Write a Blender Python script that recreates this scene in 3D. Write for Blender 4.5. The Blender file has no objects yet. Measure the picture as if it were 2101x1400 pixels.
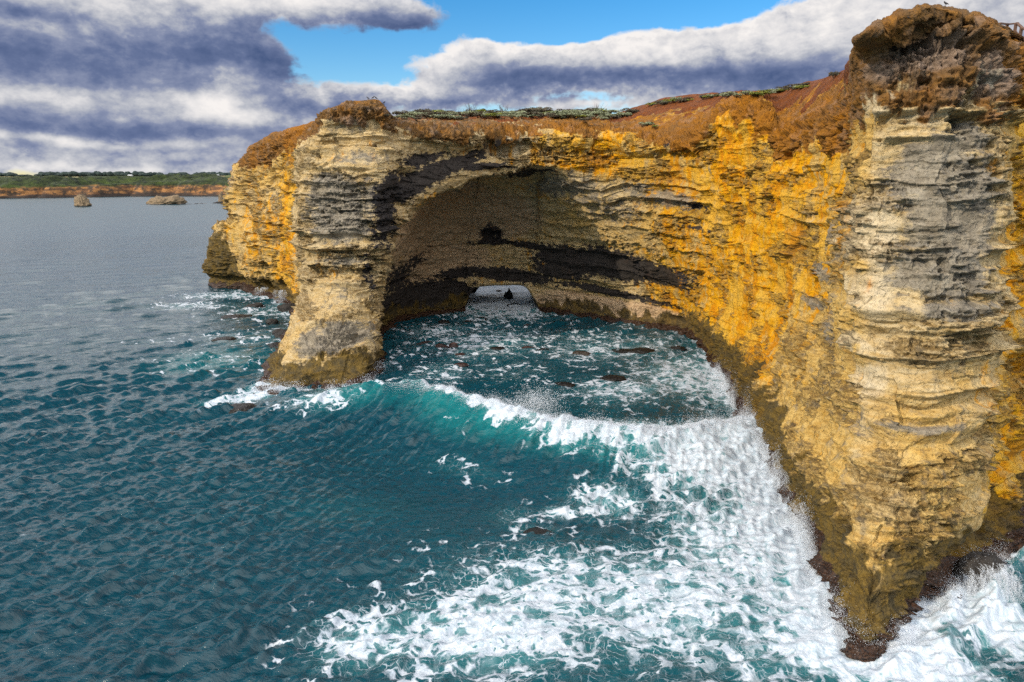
import bpy, bmesh, math, random, time
import numpy as np
T0 = time.time()
random.seed(7); RNG = np.random.default_rng(11)
scene = bpy.context.scene
COL = scene.collection

# ------------------------------------------------------------------ camera
CAM_Z, PITCH, F, W0, H0 = 20.0, math.radians(13.6), 1400.0, 2101.0, 1400.0
CP, SP = math.cos(PITCH), math.sin(PITCH)
cam = bpy.data.cameras.new("camera"); cam_o = bpy.data.objects.new("camera", cam); COL.objects.link(cam_o)
cam.sensor_width = 36.0; cam.lens = 36.0 * F / W0
cam.clip_start = 0.3; cam.clip_end = 90000
cam_o.location = (0, 0, CAM_Z); cam_o.rotation_euler = (math.pi/2 - PITCH, 0, 0)
scene.camera = cam_o

def at(px, py, Y):
    """surveyed point: bearing and elevation measured on the photograph, taken at distance Y"""
    xc = (px - W0/2)/F; yc = (H0/2 - py)/F
    dy = CP + yc*SP; dz = -SP + yc*CP
    k = Y/dy
    return (xc*k, Y, CAM_Z + dz*k)
def sea_at(px, py, z=0.0):
    xc = (px - W0/2)/F; yc = (H0/2 - py)/F
    dy = CP + yc*SP; dz = -SP + yc*CP
    k = (z - CAM_Z)/dz
    return (xc*k, dy*k, z)
def bearing(P):
    d = P - np.array((0, 0, CAM_Z))
    dep = d[..., 1]*CP - d[..., 2]*SP
    up = d[..., 1]*SP + d[..., 2]*CP
    return W0/2 + F*d[..., 0]/dep, H0/2 - F*up/dep, dep

# ------------------------------------------------------------------ noise
TAB = RNG.random((64, 64, 64)).astype(np.float32).ravel()
ROT = np.array([[0.36, 0.48, -0.8], [-0.8, 0.6, 0.0], [0.48, 0.64, 0.6]], dtype=np.float32)
def vnoise(P):
    P = np.asarray(P, dtype=np.float32)
    i = np.floor(P); f = P - i; i = i.astype(np.int32)
    f = f*f*f*(f*(f*6-15)+10)
    x0 = (i[..., 0] & 63) << 12; x1 = ((i[..., 0]+1) & 63) << 12
    y0 = (i[..., 1] & 63) << 6;  y1 = ((i[..., 1]+1) & 63) << 6
    z0 = i[..., 2] & 63;         z1 = (i[..., 2]+1) & 63
    fx, fy, fz = f[..., 0], f[..., 1], f[..., 2]
    a = TAB[x0|y0|z0]; a += (TAB[x1|y0|z0]-a)*fx
    b = TAB[x0|y1|z0]; b += (TAB[x1|y1|z0]-b)*fx
    c = TAB[x0|y0|z1]; c += (TAB[x1|y0|z1]-c)*fx
    d = TAB[x0|y1|z1]; d += (TAB[x1|y1|z1]-d)*fx
    a += (b-a)*fy; c += (d-c)*fy
    return a + (c-a)*fz
def fbm(P, o=4, g=0.5, off=0.0, ridged=False):
    P = np.asarray(P, dtype=np.float32) + np.float32(off)
    s = 0; a = 1.0; t = 0
    for k in range(o):
        n = vnoise(P)
        if ridged: n = 1 - np.abs(2*n-1)
        s = s + a*n; t += a; a *= g
        P = (P @ ROT.T)*2.03 + 17.3
    return s/t
def noise1(x, seed=0):
    x = np.asarray(x, dtype=np.float32)
    return vnoise(np.stack([x, np.full_like(x, seed*3.7+.5), np.full_like(x, seed*1.3+.5)], -1))
def hash1(i, seed=0):
    i = np.asarray(i).astype(np.int64)
    return TAB[((i*7919 + seed*104729) % 262144)]
def sstep(a, b, x):
    t = np.clip((x-a)/(b-a), 0, 1); return t*t*(3-2*t)

# ------------------------------------------------------------------ mesh helpers
def mesh_np(name, V, Fq, smooth=True, tri=False):
    me = bpy.data.meshes.new(name)
    V = np.ascontiguousarray(V, dtype=np.float32); Fq = np.ascontiguousarray(Fq, dtype=np.int32)
    n = 3 if tri else 4
    me.vertices.add(len(V)); me.vertices.foreach_set("co", V.ravel())
    me.loops.add(len(Fq)*n); me.loops.foreach_set("vertex_index", Fq.ravel())
    me.polygons.add(len(Fq)); me.polygons.foreach_set("loop_start", np.arange(0, len(Fq)*n, n, dtype=np.int32))
    me.polygons.foreach_set("loop_total", np.full(len(Fq), n, dtype=np.int32))
    me.polygons.foreach_set("use_smooth", np.full(len(Fq), smooth, dtype=bool))
    me.update(calc_edges=True); me.validate()
    return me
def fattr(me, name, arr):
    a = me.attributes.new(name, 'FLOAT', 'POINT'); a.data.foreach_set("value", np.ascontiguousarray(arr, dtype=np.float32).ravel())
def link(name, me, mat=None, parent=None):
    o = bpy.data.objects.new(name, me); COL.objects.link(o)
    if mat is not None and not me.materials: me.materials.append(mat)
    if parent is not None: o.parent = parent
    return o
def tag(o, label=None, cat=None, group=None, kind=None):
    if label: o["label"] = label
    if cat: o["category"] = cat
    if group: o["group"] = group
    if kind: o["kind"] = kind
    return o
def empty(name, loc):
    o = bpy.data.objects.new(name, None); COL.objects.link(o); o.location = loc; return o
def grid_faces(nu, nv):
    i = np.arange(nu*nv).reshape(nu, nv)
    return np.stack([i[:-1, :-1], i[1:, :-1], i[1:, 1:], i[:-1, 1:]], -1).reshape(-1, 4)
def grid_normals(P):
    du = np.gradient(P, axis=0); dv = np.gradient(P, axis=1)
    n = np.cross(dv, du); n /= np.linalg.norm(n, axis=-1, keepdims=True)+1e-9
    return n
def ico(sub):
    bm = bmesh.new(); bmesh.ops.create_icosphere(bm, subdivisions=sub, radius=1)
    V = np.array([v.co[:] for v in bm.verts]); Fq = np.array([[v.index for v in f.verts] for f in bm.faces]); bm.free()
    return V, Fq
ICO = {k: ico(k) for k in (1, 2, 3, 4, 5)}

# ------------------------------------------------------------------ node helper
class NT:
    def __init__(s, tree): s.t = tree; tree.nodes.clear()
    def n(s, typ, ins=None, **kw):
        nd = s.t.nodes.new(typ)
        for k, v in kw.items(): setattr(nd, k, v)
        for k, v in (ins or {}).items(): s.put(nd.inputs[k], v)
        return nd
    def put(s, sock, v):
        if isinstance(v, bpy.types.NodeSocket): s.t.links.new(v, sock)
        else: sock.default_value = v
    def m(s, op, a, b=0.0, c=0.0, clamp=False):
        nd = s.t.nodes.new('ShaderNodeMath'); nd.operation = op; nd.use_clamp = clamp
        s.put(nd.inputs[0], a); s.put(nd.inputs[1], b); s.put(nd.inputs[2], c); return nd.outputs[0]
    def vm(s, op, a, b=(0, 0, 0), scale=None):
        nd = s.t.nodes.new('ShaderNodeVectorMath'); nd.operation = op
        s.put(nd.inputs[0], a); s.put(nd.inputs[1], b)
        if scale is not None: s.put(nd.inputs['Scale'], scale)
        return nd.outputs['Value'] if op in ('LENGTH', 'DOT_PRODUCT', 'DISTANCE') else nd.outputs[0]
    def mix(s, f, a, b, typ='MIX'):
        nd = s.t.nodes.new('ShaderNodeMix'); nd.data_type = 'RGBA'; nd.blend_type = typ; nd.clamp_factor = True
        s.put(nd.inputs[0], f)
        s.put(nd.inputs[6], a if isinstance(a, bpy.types.NodeSocket) else (*a, 1)); s.put(nd.inputs[7], b if isinstance(b, bpy.types.NodeSocket) else (*b, 1))
        return nd.outputs[2]
    def ss(s, a, b, x):
        nd = s.t.nodes.new('ShaderNodeMapRange'); nd.interpolation_type = 'SMOOTHSTEP'
        s.put(nd.inputs[0], x); s.put(nd.inputs[1], a); s.put(nd.inputs[2], b); return nd.outputs[0]
    def noise(s, vec, scale, detail=4, rough=0.5, dist=0.0, color=False):
        nd = s.n('ShaderNodeTexNoise', {'Vector': vec, 'Scale': scale, 'Detail': detail, 'Roughness': rough, 'Distortion': dist})
        return nd.outputs['Color' if color else 'Fac']
    def attr(s, name): return s.n('ShaderNodeAttribute', attribute_name=name).outputs['Fac']
    def pos(s): return s.n('ShaderNodeNewGeometry').outputs['Position']
    def scale(s, v, sc): return s.vm('MULTIPLY', v, sc)
def material(name):
    mt = bpy.data.materials.new(name); mt.use_nodes = True
    return mt, NT(mt.node_tree)
def finish(N, color, rough=0.9, normal=None, spec=0.3, **extra):
    b = N.n('ShaderNodeBsdfPrincipled')
    N.put(b.inputs['Base Color'], color if isinstance(color, bpy.types.NodeSocket) else (*color, 1))
    N.put(b.inputs['Roughness'], rough); N.put(b.inputs['Specular IOR Level'], spec)
    for k, v in extra.items(): N.put(b.inputs[k], v)
    if normal is not None: N.put(b.inputs['Normal'], normal)
    N.n('ShaderNodeOutputMaterial', {'Surface': b.outputs[0]}); return b

# ------------------------------------------------------------------ sun + sky
SUN_EL, SUN_AZ = math.radians(29), math.radians(236)      # azimuth clockwise from +Y
sd = bpy.data.lights.new("sun", 'SUN'); sd.energy = 3.0; sd.angle = math.radians(0.5); sd.color = (1.0, 0.87, 0.68)
so = bpy.data.objects.new("sun", sd); COL.objects.link(so); so.location = (-60, -40, 60)
tosun = np.array((math.sin(SUN_AZ)*math.cos(SUN_EL), math.cos(SUN_AZ)*math.cos(SUN_EL), math.sin(SUN_EL)))
from mathutils import Vector
so.rotation_euler = Vector(tosun).to_track_quat('Z', 'Y').to_euler()

world = bpy.data.worlds.new("World"); scene.world = world; world.use_nodes = True
N = NT(world.node_tree)
def azel(px, py):
    xc = (px - W0/2)/F; yc = (H0/2 - py)/F
    d = (xc, CP + yc*SP, -SP + yc*CP); L = math.sqrt(sum(c*c for c in d))
    return math.degrees(math.atan2(d[0], d[1])), math.degrees(math.asin(d[2]/L))
def cloud_group(name, blobs, base, kn, kn2):
    """cloud density over (bearing, elevation, 0) in degrees"""
    g = bpy.data.node_groups.new(name, 'ShaderNodeTree')
    g.interface.new_socket('P', in_out='INPUT', socket_type='NodeSocketVector')
    g.interface.new_socket('D', in_out='OUTPUT', socket_type='NodeSocketFloat')
    G = NT(g); gi = G.n('NodeGroupInput'); go = G.n('NodeGroupOutput')
    p = gi.outputs[0]
    wob = G.noise(G.scale(p, (0.10, 0.22, 1)), 1.0, 3, 0.6, color=True)
    pw = G.vm('ADD', p, G.vm('MULTIPLY', G.vm('SUBTRACT', wob, (.5, .5, .5)), (7, 2.6, 0)))
    acc = base
    for (px, py, sx, sy, amp) in blobs:
        u, v = azel(px, py)
        d = G.vm('MULTIPLY', G.vm('SUBTRACT', pw, (u, v, 0)), (24.4/sx, 24.4/sy, 0))
        e = G.m('POWER', 2.718, G.m('MULTIPLY', G.vm('DOT_PRODUCT', d, d), -1.0))
        acc = G.m('ADD', acc, G.m('MULTIPLY', e, amp))
    n1 = G.noise(G.scale(p, (0.12, 0.20, 1)), 1.0, 9, 0.60, 0.2)
    n2 = G.noise(G.scale(p, (0.36, 0.56, 1)), 1.0, 8, 0.62, 0.2)
    acc = G.m('ADD', acc, G.m('MULTIPLY', G.m('SUBTRACT', n1, 0.5), kn))
    acc = G.m('ADD', acc, G.m('MULTIPLY', G.m('SUBTRACT', n2, 0.5), kn2))
    n3 = G.noise(G.scale(p, (0.85, 1.25, 1)), 1.0, 6, 0.6, 0.3)
    acc = G.m('ADD', acc, G.m('MULTIPLY', G.m('SUBTRACT', n3, 0.5), kn2*.80))
    G.put(go.inputs[0], acc)
    return g
# (px, py, half width, half height, amount)
COVER = [(240, 110, 400, 95, .62), (60, 60, 200, 80, .3), (150, 250, 420, 55, .42), (480, 245, 170, 45, .35), (420, 320, 460, 30, .42), (680, 8, 170, 42, .62), (880, 42, 105, 28, .55),
         (930, 140, 130, 38, .40), (1120, 130, 220, 36, .45), (1320, 120, 260, 52, .60), (1560, 110, 260, 60, .60), (1850, 50, 330, 90, .75), (1700, 150, 240, 45, .35), (850, 195, 140, 22, .30), (1150, 205, 300, 20, .22), (690, 205, 60, 14, .3),
         (770, 105, 115, 50, -.70), (640, 150, 70, 50, -.35), (1260, 25, 330, 42, -.9), (1180, 195, 120, 14, -.25), (1050, 60, 150, 32, -.45), (560, 60, 50, 30, -.3), (60, 20, 60, 12, -.3), (330, 345, 400, 10, .2)]
DARK = [(260, 110, 370, 62, .52), (560, 100, 110, 50, .30), (100, 40, 220, 40, .12), (600, 215, 150, 22, .42), (330, 262, 300, 14, .38), (300, 300, 330, 9, .22), (100, 225, 120, 14, .25), (865, 42, 110, 26, .55), (760, 55, 90, 12, .2),
        (1080, 140, 130, 26, .30), (1300, 152, 300, 26, .26), (1500, 110, 150, 22, .12), (1640, 150, 140, 34, .26), (900, 205, 160, 12, .25), (2060, 40, 120, 50, .12),
        (470, 155, 60, 22, -.45), (440, 225, 80, 26, -.50), (90, 190, 190, 18, -.40), (150, 285, 130, 9, -.35), (640, 20, 120, 22, -.3), (990, 108, 110, 18, -.20), (1330, 82, 160, 20, -.18), (1900, 30, 250, 50, -.06), (300, 345, 380, 12, -.25)]
gd = cloud_group("cloud_cover", COVER, 0.36, 0.95, 0.46)
gk = cloud_group("cloud_shade", DARK, 0.13, 0.85, 1.05)
tc = N.n('ShaderNodeTexCoord'); sx = N.n('ShaderNodeSeparateXYZ', {0: tc.outputs['Generated']})
az = N.m('DEGREES', N.m('ARCTAN2', sx.outputs[0], sx.outputs[1])); el = N.m('DEGREES', N.m('ARCSINE', sx.outputs[2]))
P = N.n('ShaderNodeCombineXYZ', {0: az, 1: el, 2: 0.0}).outputs[0]
def dens(g, p):
    nd = N.t.nodes.new('ShaderNodeGroup'); nd.node_tree = g; N.put(nd.inputs[0], p); return nd.outputs[0]
D0 = dens(gd, P); D1 = dens(gd, N.vm('ADD', P, (-0.35, 0.75, 0)))
K0 = dens(gk, P)
south = N.ss(-.25, .65, N.m('MULTIPLY', sx.outputs[1], -1.0))
lowN = N.m('MULTIPLY', N.ss(12, 18, el), N.m('SUBTRACT', 1.0, N.ss(28, 52, N.m('ADD', el, N.m('MULTIPLY', N.m('SUBTRACT', N.noise(N.scale(P, (.05, .09, 1)), 1.0, 3, .5), .5), 30)))))
over = N.m('MAXIMUM', N.m('MULTIPLY', N.ss(13, 32, el), N.m('MULTIPLY', south, 1.0)), N.m('MULTIPLY', lowN, .46))  # extra brightness added to out-of-view clouds, to fill the cave and feed reflections
alpha = N.ss(0.36, 0.60, N.m('ADD', D0, N.m('MAXIMUM', N.m('MULTIPLY', lowN, .30), N.m('SUBTRACT', N.m('MULTIPLY', N.m('MULTIPLY', N.ss(13, 30, el), south), .40), N.m('MULTIPLY', N.m('MULTIPLY', N.ss(34, 55, el), N.m('SUBTRACT', 1.0, south)), .15)))))
edge = N.m('MAXIMUM', N.m('MINIMUM', N.m('MULTIPLY', N.m('SUBTRACT', D0, D1), 1.5), .30), -.25)              # sunlit upper-left rims
dark = N.m('SUBTRACT', N.m('ADD', K0, N.m('MULTIPLY', N.m('MINIMUM', N.m('SUBTRACT', D0, 0.55), 0.4), 0.45)), edge)
dark = N.m('SUBTRACT', dark, N.m('MULTIPLY', over, .35))
dk = N.n('ShaderNodeMapRange', {0: dark, 1: -.25, 2: 1.20}).outputs[0]
ramp = N.n('ShaderNodeValToRGB', {0: dk})
cr = ramp.color_ramp; cr.elements[0].position = 0; cr.elements[0].color = (0.72, 0.69, 0.67, 1)
cr.elements[1].position = 1; cr.elements[1].color = (0.046, 0.076, 0.170, 1)
for pos_, c_ in ((0.22, (0.54, 0.535, 0.55)), (0.38, (0.36, 0.375, 0.425)), (0.54, (0.19, 0.22, 0.325)), (0.72, (0.104, 0.137, 0.248))):
    e_ = cr.elements.new(pos_); e_.color = (*c_, 1)
SKY_S = 0.1
sky = N.n('ShaderNodeTexSky', sky_type='NISHITA', sun_disc=False, sun_elevation=SUN_EL, sun_rotation=SUN_AZ, altitude=200, air_density=1.0, dust_density=0.2, ozone_density=3.0)
skc = N.n('ShaderNodeHueSaturation', {'Saturation': 1.42, 'Value': 1.2, 'Color': sky.outputs[0]}).outputs[0]
cloud = N.vm('SCALE', ramp.outputs[0], scale=N.m('MULTIPLY', N.m('ADD', 1.0, N.m('MULTIPLY', over, 3.4)), 1/SKY_S))
mixc = N.mix(alpha, skc, cloud)
bg = N.n('ShaderNodeBackground', {'Color': mixc, 'Strength': SKY_S})
N.n('ShaderNodeOutputWorld', {'Surface': bg.outputs[0]})
world.cycles.sampling_method = 'MANUAL'; world.cycles.sample_map_resolution = 512

# ------------------------------------------------------------------ cliff: surveyed control net
# each column: 10 points from the skyline to the waterline, (px, py, distance)
C = []
def colm(n, *pts, under=None, far=None): C.append(dict(n=n, p=[at(*q) for q in pts], under=under, far=far))
def Y_OK(x): return x < 55
def colw(n, x, y, fx, fy, ztop=26.0, zbot=0.0, under=None):
    p = []
    for k in range(9):
        t = k/8; z = ztop + (zbot-ztop)*t
        q = 2*t if k < 1 else 0
        p.append((x, y, z))
    p[0] = (x + fx*4, y + fy*4, ztop + 1.5)
    C.append(dict(n=n, p=p, under=under, far=(x+fx*9, y+fy*9, ztop+(1.4 if Y_OK(x) else 2))))
# hidden seaward side
colw(10, 130, 128, 0, -1); colw(10, 60, 124, 0, -1); colw(8, 16, 121, 0, -1)
colw(6, 5, 120, 0, -1, zbot=5, under=(5, 119, 4.2)); colw(6, -3, 120, 0, -1, zbot=5, under=(-3, 119, 4.2))
colw(8, -11, 121, .1, -1); colw(10, -30, 131, .4, -.8, ztop=25); colw(14, -46, 136, .6, -.7, ztop=24.6)
colm(60, (514, 303, 124), (509, 322, 124), (484, 346, 125), (466, 400, 125), (471, 448, 125), (441, 463, 125), (418, 545, 126), (420, 572, 127), (428, 592, 128), far=(-42, 128, 24.6))
colm(60, (545, 284, 115), (536, 305, 113), (535, 345, 113), (525, 400, 114), (520, 450, 114), (500, 480, 116), (498, 545, 118), (508, 575, 119), (508, 600, 120), far=(-34, 121, 25.4))
colm(60, (600, 262, 105), (590, 285, 102), (585, 320, 102), (580, 390, 103), (580, 450, 103), (575, 505, 104), (560, 550, 110), (565, 580, 112), (560, 612, 112), far=(-27, 113, 26))
colm(40, (640, 255, 98), (630, 272, 95), (604, 310, 94), (606, 390, 95), (608, 450, 95), (608, 510, 95), (608, 570, 96), (606, 620, 97), (600, 652, 96), far=(-23, 106, 26.2))
colm(60, (667, 240, 88), (658, 262, 84), (622, 310, 84), (612, 370, 84), (613, 440, 84), (616, 510, 84), (620, 575, 84), (614, 640, 83), (588, 695, 82.5), far=(-20, 97, 26.2))
colm(110, (676, 224, 80), (668, 240, 76.5), (640, 300, 76), (617, 352, 75), (612, 430, 74.5), (617, 510, 74), (622, 595, 74), (580, 712, 68), (530, 800, 62.7), far=(-18, 92, 26.2))
colm(110, (705, 215, 79), (696, 232, 76), (690, 300, 75.5), (690, 350, 73.5), (690, 430, 73), (690, 510, 73), (690, 592, 72), (675, 705, 66.5), (640, 805, 62.2), far=(-16, 91, 26.2))
colm(110, (778, 210, 79), (782, 228, 76), (785, 295, 75.5), (768, 345, 74), (760, 420, 73.5), (755, 500, 73.5), (750, 585, 73), (762, 690, 69.5), (748, 790, 63.5), far=(-14, 90, 26.0))
colm(80, (800, 240, 88), (802, 262, 79), (815, 310, 77), (808, 350, 76), (800, 420, 75.5), (802, 490, 75.5), (786, 590, 76), (779, 660, 74), (787, 742, 72), far=(-13, 104, 27.4))
colm(60, (822, 240, 104), (825, 264, 80), (832, 322, 78.5), (828, 370, 78), (817, 455, 78), (800, 520, 82), (775, 590, 88), (765, 640, 88), (770, 700, 84), far=(-8, 130, 29.5))
colm(60, (870, 238, 110), (870, 266, 81), (880, 322, 80.5), (880, 365, 80), (871, 410, 81), (880, 404, 92), (868, 500, 98), (858, 590, 100), (850, 650, 97), far=(-10, 150, 30))
colm(20, (955, 236, 112), (952, 268, 84), (955, 318, 83.5), (958, 350, 83.5), (962, 371, 85), (968, 368, 95), (952, 480, 102), (944, 580, 104), (945, 641, 101.5), far=(-7, 155, 30))
colm(24, (972, 236, 112), (970, 268, 84.6), (972, 318, 84), (974, 347, 84), (978, 367, 85.5), (984, 366, 95), (968, 480, 102.2), (957, 575, 104), (957, 624, 103.5), under=[at(955, 636, 111), at(952, 640, 119)], far=(-5, 155, 30))
colm(40, (994, 235, 112), (992, 268, 85.2), (992, 316, 84.6), (995, 342, 84.6), (1000, 362, 86), (1002, 366, 95), (988, 480, 102.5), (974, 555, 104), (974, 592, 103.6), under=[at(972, 577, 111), at(970, 566, 119)], far=(-4, 155, 30))
colm(40, (1035, 234, 112), (1032, 267, 86), (1032, 314, 85.5), (1036, 338, 85.5), (1042, 352, 87), (1042, 368, 95), (1032, 480, 102.5), (1028, 550, 104), (1028, 585, 103.6), under=[at(1028, 577, 111), at(1028, 566, 119)], far=(-1, 155, 30))
colm(30, (1072, 233, 112), (1070, 266, 86.6), (1072, 312, 86), (1074, 336, 86), (1078, 350, 87.5), (1080, 372, 95), (1074, 480, 102), (1076, 555, 103.6), (1076, 588, 103.2), under=[at(1078, 577, 111), at(1080, 566, 119)], far=(2, 155, 30))
colm(24, (1092, 233, 112), (1090, 265, 87), (1090, 312, 86.4), (1094, 336, 86.4), (1098, 350, 88), (1100, 375, 95), (1096, 480, 101.5), (1096, 575, 103.2), (1098, 618, 102.8), under=[at(1102, 634, 111), at(1106, 640, 119)], far=(3, 155, 30))
colm(60, (1110, 233, 112), (1108, 264, 87), (1110, 312, 86.5), (1112, 338, 86.5), (1116, 354, 88), (1116, 385, 93), (1112, 480, 100), (1110, 585, 102.5), (1114, 636, 101.6), far=(4, 155, 30))
colm(90, (1180, 233, 112), (1175, 263, 87), (1178, 318, 86.5), (1180, 348, 86.8), (1182, 385, 88.4), (1182, 430, 92), (1180, 495, 97), (1175, 592, 100), (1180, 648, 98), far=(9, 155, 30))
colm(90, (1262, 236, 110), (1250, 266, 86.5), (1252, 322, 86), (1252, 365, 86), (1256, 420, 88), (1258, 470, 91), (1255, 525, 94.5), (1250, 600, 97), (1255, 661, 94), far=(14, 155, 30))
colm(90, (1350, 205, 106), (1335, 285, 82.5), (1340, 325, 81.5), (1345, 380, 81.5), (1350, 435, 82.5), (1352, 490, 84.5), (1350, 545, 88), (1348, 612, 92), (1362, 682, 89), far=(20, 150, 31))
colm(60, (1432, 193, 100), (1415, 280, 78), (1425, 325, 76.5), (1430, 390, 76.2), (1436, 450, 76.7), (1437, 510, 77.7), (1432, 570, 80), (1415, 630, 84.5), (1432, 706, 83), far=(24, 145, 31))
colm(60, (1500, 190, 92), (1487, 222, 71.5), (1486, 300, 70.7), (1492, 380, 70.5), (1492, 450, 71), (1488, 520, 72), (1480, 600, 74), (1462, 680, 75.5), (1466, 748, 72.5), far=(28, 140, 31))
colm(80, (1545, 190, 88), (1548, 215, 67), (1540, 310, 65.8), (1538, 385, 65.5), (1534, 460, 66), (1528, 540, 66.5), (1514, 630, 67.5), (1495, 720, 67.5), (1488, 800, 64.5), far=(32, 135, 31))
colm(100, (1600, 182, 80), (1600, 270, 60), (1603, 335, 58), (1600, 400, 57.7), (1595, 490, 58), (1586, 580, 58.3), (1570, 680, 58), (1535, 800, 57), (1525, 872, 53.8), far=(40, 125, 31))
colm(110, (1668, 168, 70), (1670, 255, 52), (1676, 330, 50), (1672, 410, 49.3), (1662, 505, 49.5), (1650, 605, 49.8), (1632, 725, 48.8), (1592, 870, 47), (1572, 945, 46.3), far=(50, 115, 31))
colm(90, (1738, 147, 60), (1742, 215, 44.5), (1745, 305, 42), (1742, 400, 41), (1732, 515, 40.7), (1720, 640, 40.5), (1698, 785, 39), (1655, 960, 37), (1630, 1040, 38.8), far=(56, 108, 31))
colm(90, (1786, 98, 38.5), (1774, 128, 35.8), (1764, 260, 35.1), (1764, 400, 34.8), (1757, 530, 34.6), (1748, 690, 34.2), (1746, 860, 33.2), (1708, 1060, 31.9), (1680, 1175, 31.8), far=(58, 95, 30))
colm(120, (1850, 63, 37), (1850, 105, 34.8), (1850, 262, 34), (1850, 400, 33.7), (1848, 540, 33.2), (1838, 700, 32.5), (1828, 870, 31.3), (1785, 1080, 28.9), (1735, 1300, 26.4), far=(60, 85, 30))
colm(120, (1948, 27, 37), (1950, 70, 34.2), (1950, 262, 33.3), (1955, 400, 33), (1955, 540, 32.6), (1945, 700, 31.9), (1930, 870, 30.9), (1875, 1090, 28.6), (1800, 1352, 25.3), far=(60, 80, 29.5))
colm(90, (2040, 50, 38), (2055, 105, 35), (2062, 262, 34.3), (2066, 400, 34), (2066, 540, 33.8), (2052, 700, 33.4), (2035, 870, 32.3), (1975, 1070, 30.8), (1885, 1250, 28.5), far=(60, 75, 29.5))
colm(60, (2088, 75, 43), (2082, 140, 41), (2082, 262, 40.3), (2084, 400, 39.7), (2084, 540, 39), (2074, 700, 38.2), (2062, 870, 37), (2025, 1050, 34.5), (1965, 1180, 31.3), far=(62, 72, 29))
colm(60, (2130, 85, 46), (2130, 145, 43), (2126, 262, 42), (2126, 400, 41.3), (2126, 540, 40.6), (2118, 700, 39.5), (2108, 870, 38), (2096, 1020, 36.5), (2072, 1150, 33.2), far=(64, 70, 29))
colw(30, 42, 47, .5, 1, ztop=27); colw(10, 75, 55, 0, 1, ztop=27); colw(2, 140, 70, 0, 1, ztop=28)

net = []
for c in C:
    p = list(c['p']); b = p[-1]
    far = c['far']
    u = c['under']
    if u is None: u = [(b[0], b[1], -1.2), (b[0], b[1], -4.0)]
    elif isinstance(u, tuple): u = [u, (u[0], u[1]-1.5, u[2])]
    net.append([far] + p + u)
net = np.array(net, dtype=np.float64)                     # (columns, 12, 3)
NSUB = [c['n'] for c in C]
ROWS = [10, 56, 64, 62, 70, 70, 74, 84, 92, 84, 8, 4]     # subdivisions between the rows
ROWS = ROWS[:net.shape[1]-1]
def catmull(A, subs):
    out = []; tt = []
    n = len(A)
    for i in range(n-1):
        p0 = A[max(i-1, 0)]; p1 = A[i]; p2 = A[i+1]; p3 = A[min(i+2, n-1)]
        m1 = (p2-p0)*0.42; m2 = (p3-p1)*0.42
        t = np.arange(subs[i])/subs[i]
        if i == n-2: t = np.append(t, 1.0)
        t = t.reshape((-1,)+(1,)*(A.ndim-1))
        out.append((2*t**3-3*t*t+1)*p1 + (t**3-2*t*t+t)*m1 + (-2*t**3+3*t*t)*p2 + (t**3-t*t)*m2)
        tt.append(i + t.ravel())
    return np.concatenate(out, 0), np.concatenate(tt)
G1, UU = catmull(net, NSUB[:-1])
G2, VV = catmull(np.swapaxes(G1, 0, 1), ROWS)
G = np.swapaxes(G2, 0, 1)                                  # (nu, nv, 3)
nu, nv = G.shape[:2]
Nrm = grid_normals(G)
Nrm[np.isnan(Nrm)] = 0
# smooth the displacement direction
for _ in range(6):
    Nrm[1:-1] = (Nrm[:-2]+Nrm[1:-1]*2+Nrm[2:])/4
    Nrm[:, 1:-1] = (Nrm[:, :-2]+Nrm[:, 1:-1]*2+Nrm[:, 2:])/4
Nrm /= np.linalg.norm(Nrm, axis=-1, keepdims=True)+1e-9
U = np.repeat(UU[:, None], nv, 1).astype(np.float32); Vv = np.repeat(VV[None], nu, 0).astype(np.float32)
print("cliff grid", nu, nv, nu*nv, round(time.time()-T0, 1))

# position along the cliff: nominal bearing of each control column
iL = 8
SPOS = [-800, -700, -600, -500, -400, -300, -200, -100, 510, 545, 590, 620, 650, 680, 705, 775, 800, 822, 870, 955, 972, 994, 1035, 1072, 1092, 1110, 1180, 1262, 1350, 1432, 1500, 1545, 1600, 1668, 1738, 1768, 1850, 1948, 2050, 2088, 2130, 2250, 2400, 2600]
assert len(SPOS) == len(net)
SS = np.interp(UU, np.arange(len(SPOS)), SPOS).astype(np.float32)
S = np.repeat(SS[:, None], nv, 1)
def uband(a, b, s=20): return sstep(a-s, a+s, S)*(1-sstep(b-s, b+s, S))
def vband(a, b, s=0.2): return sstep(a-s, a+s, Vv)*(1-sstep(b-s, b+s, Vv))
Gf = G.astype(np.float32)
px0, py0, dep0 = bearing(Gf); 
vis = U > iL-0.6
def on_cliff(px, py, r=5, grid=None):
    d = (px0-px)**2 + (py0-py)**2 + np.where(vis & (dep0 > 0), 0, 1e9)
    near = d < r*r
    if not near.any():
        k = d.argmin()
    else:
        k = np.where(near, dep0, 1e9).argmin()
    return np.unravel_index(k, d.shape)
def blob(px, py, rx, ry, soft=0.5, tilt=0.0):
    """soft patch on the rock round the surveyed point, real radii in metres"""
    i, j = on_cliff(px, py); c = Gf[i, j]; k = dep0[i, j]/F
    dx = (Gf[..., 0]-c[0])/k; dz = (Gf[..., 2]-c[2])/k/0.97; dy = (Gf[..., 1]-c[1])/k
    ca, sa = math.cos(tilt), math.sin(tilt)
    a = dx*ca + dz*sa; b = -dx*sa + dz*ca
    return np.exp(-(a/rx)**2 - (b/ry)**2 - (dy/(max(rx, ry)*2.2))**2)

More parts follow.
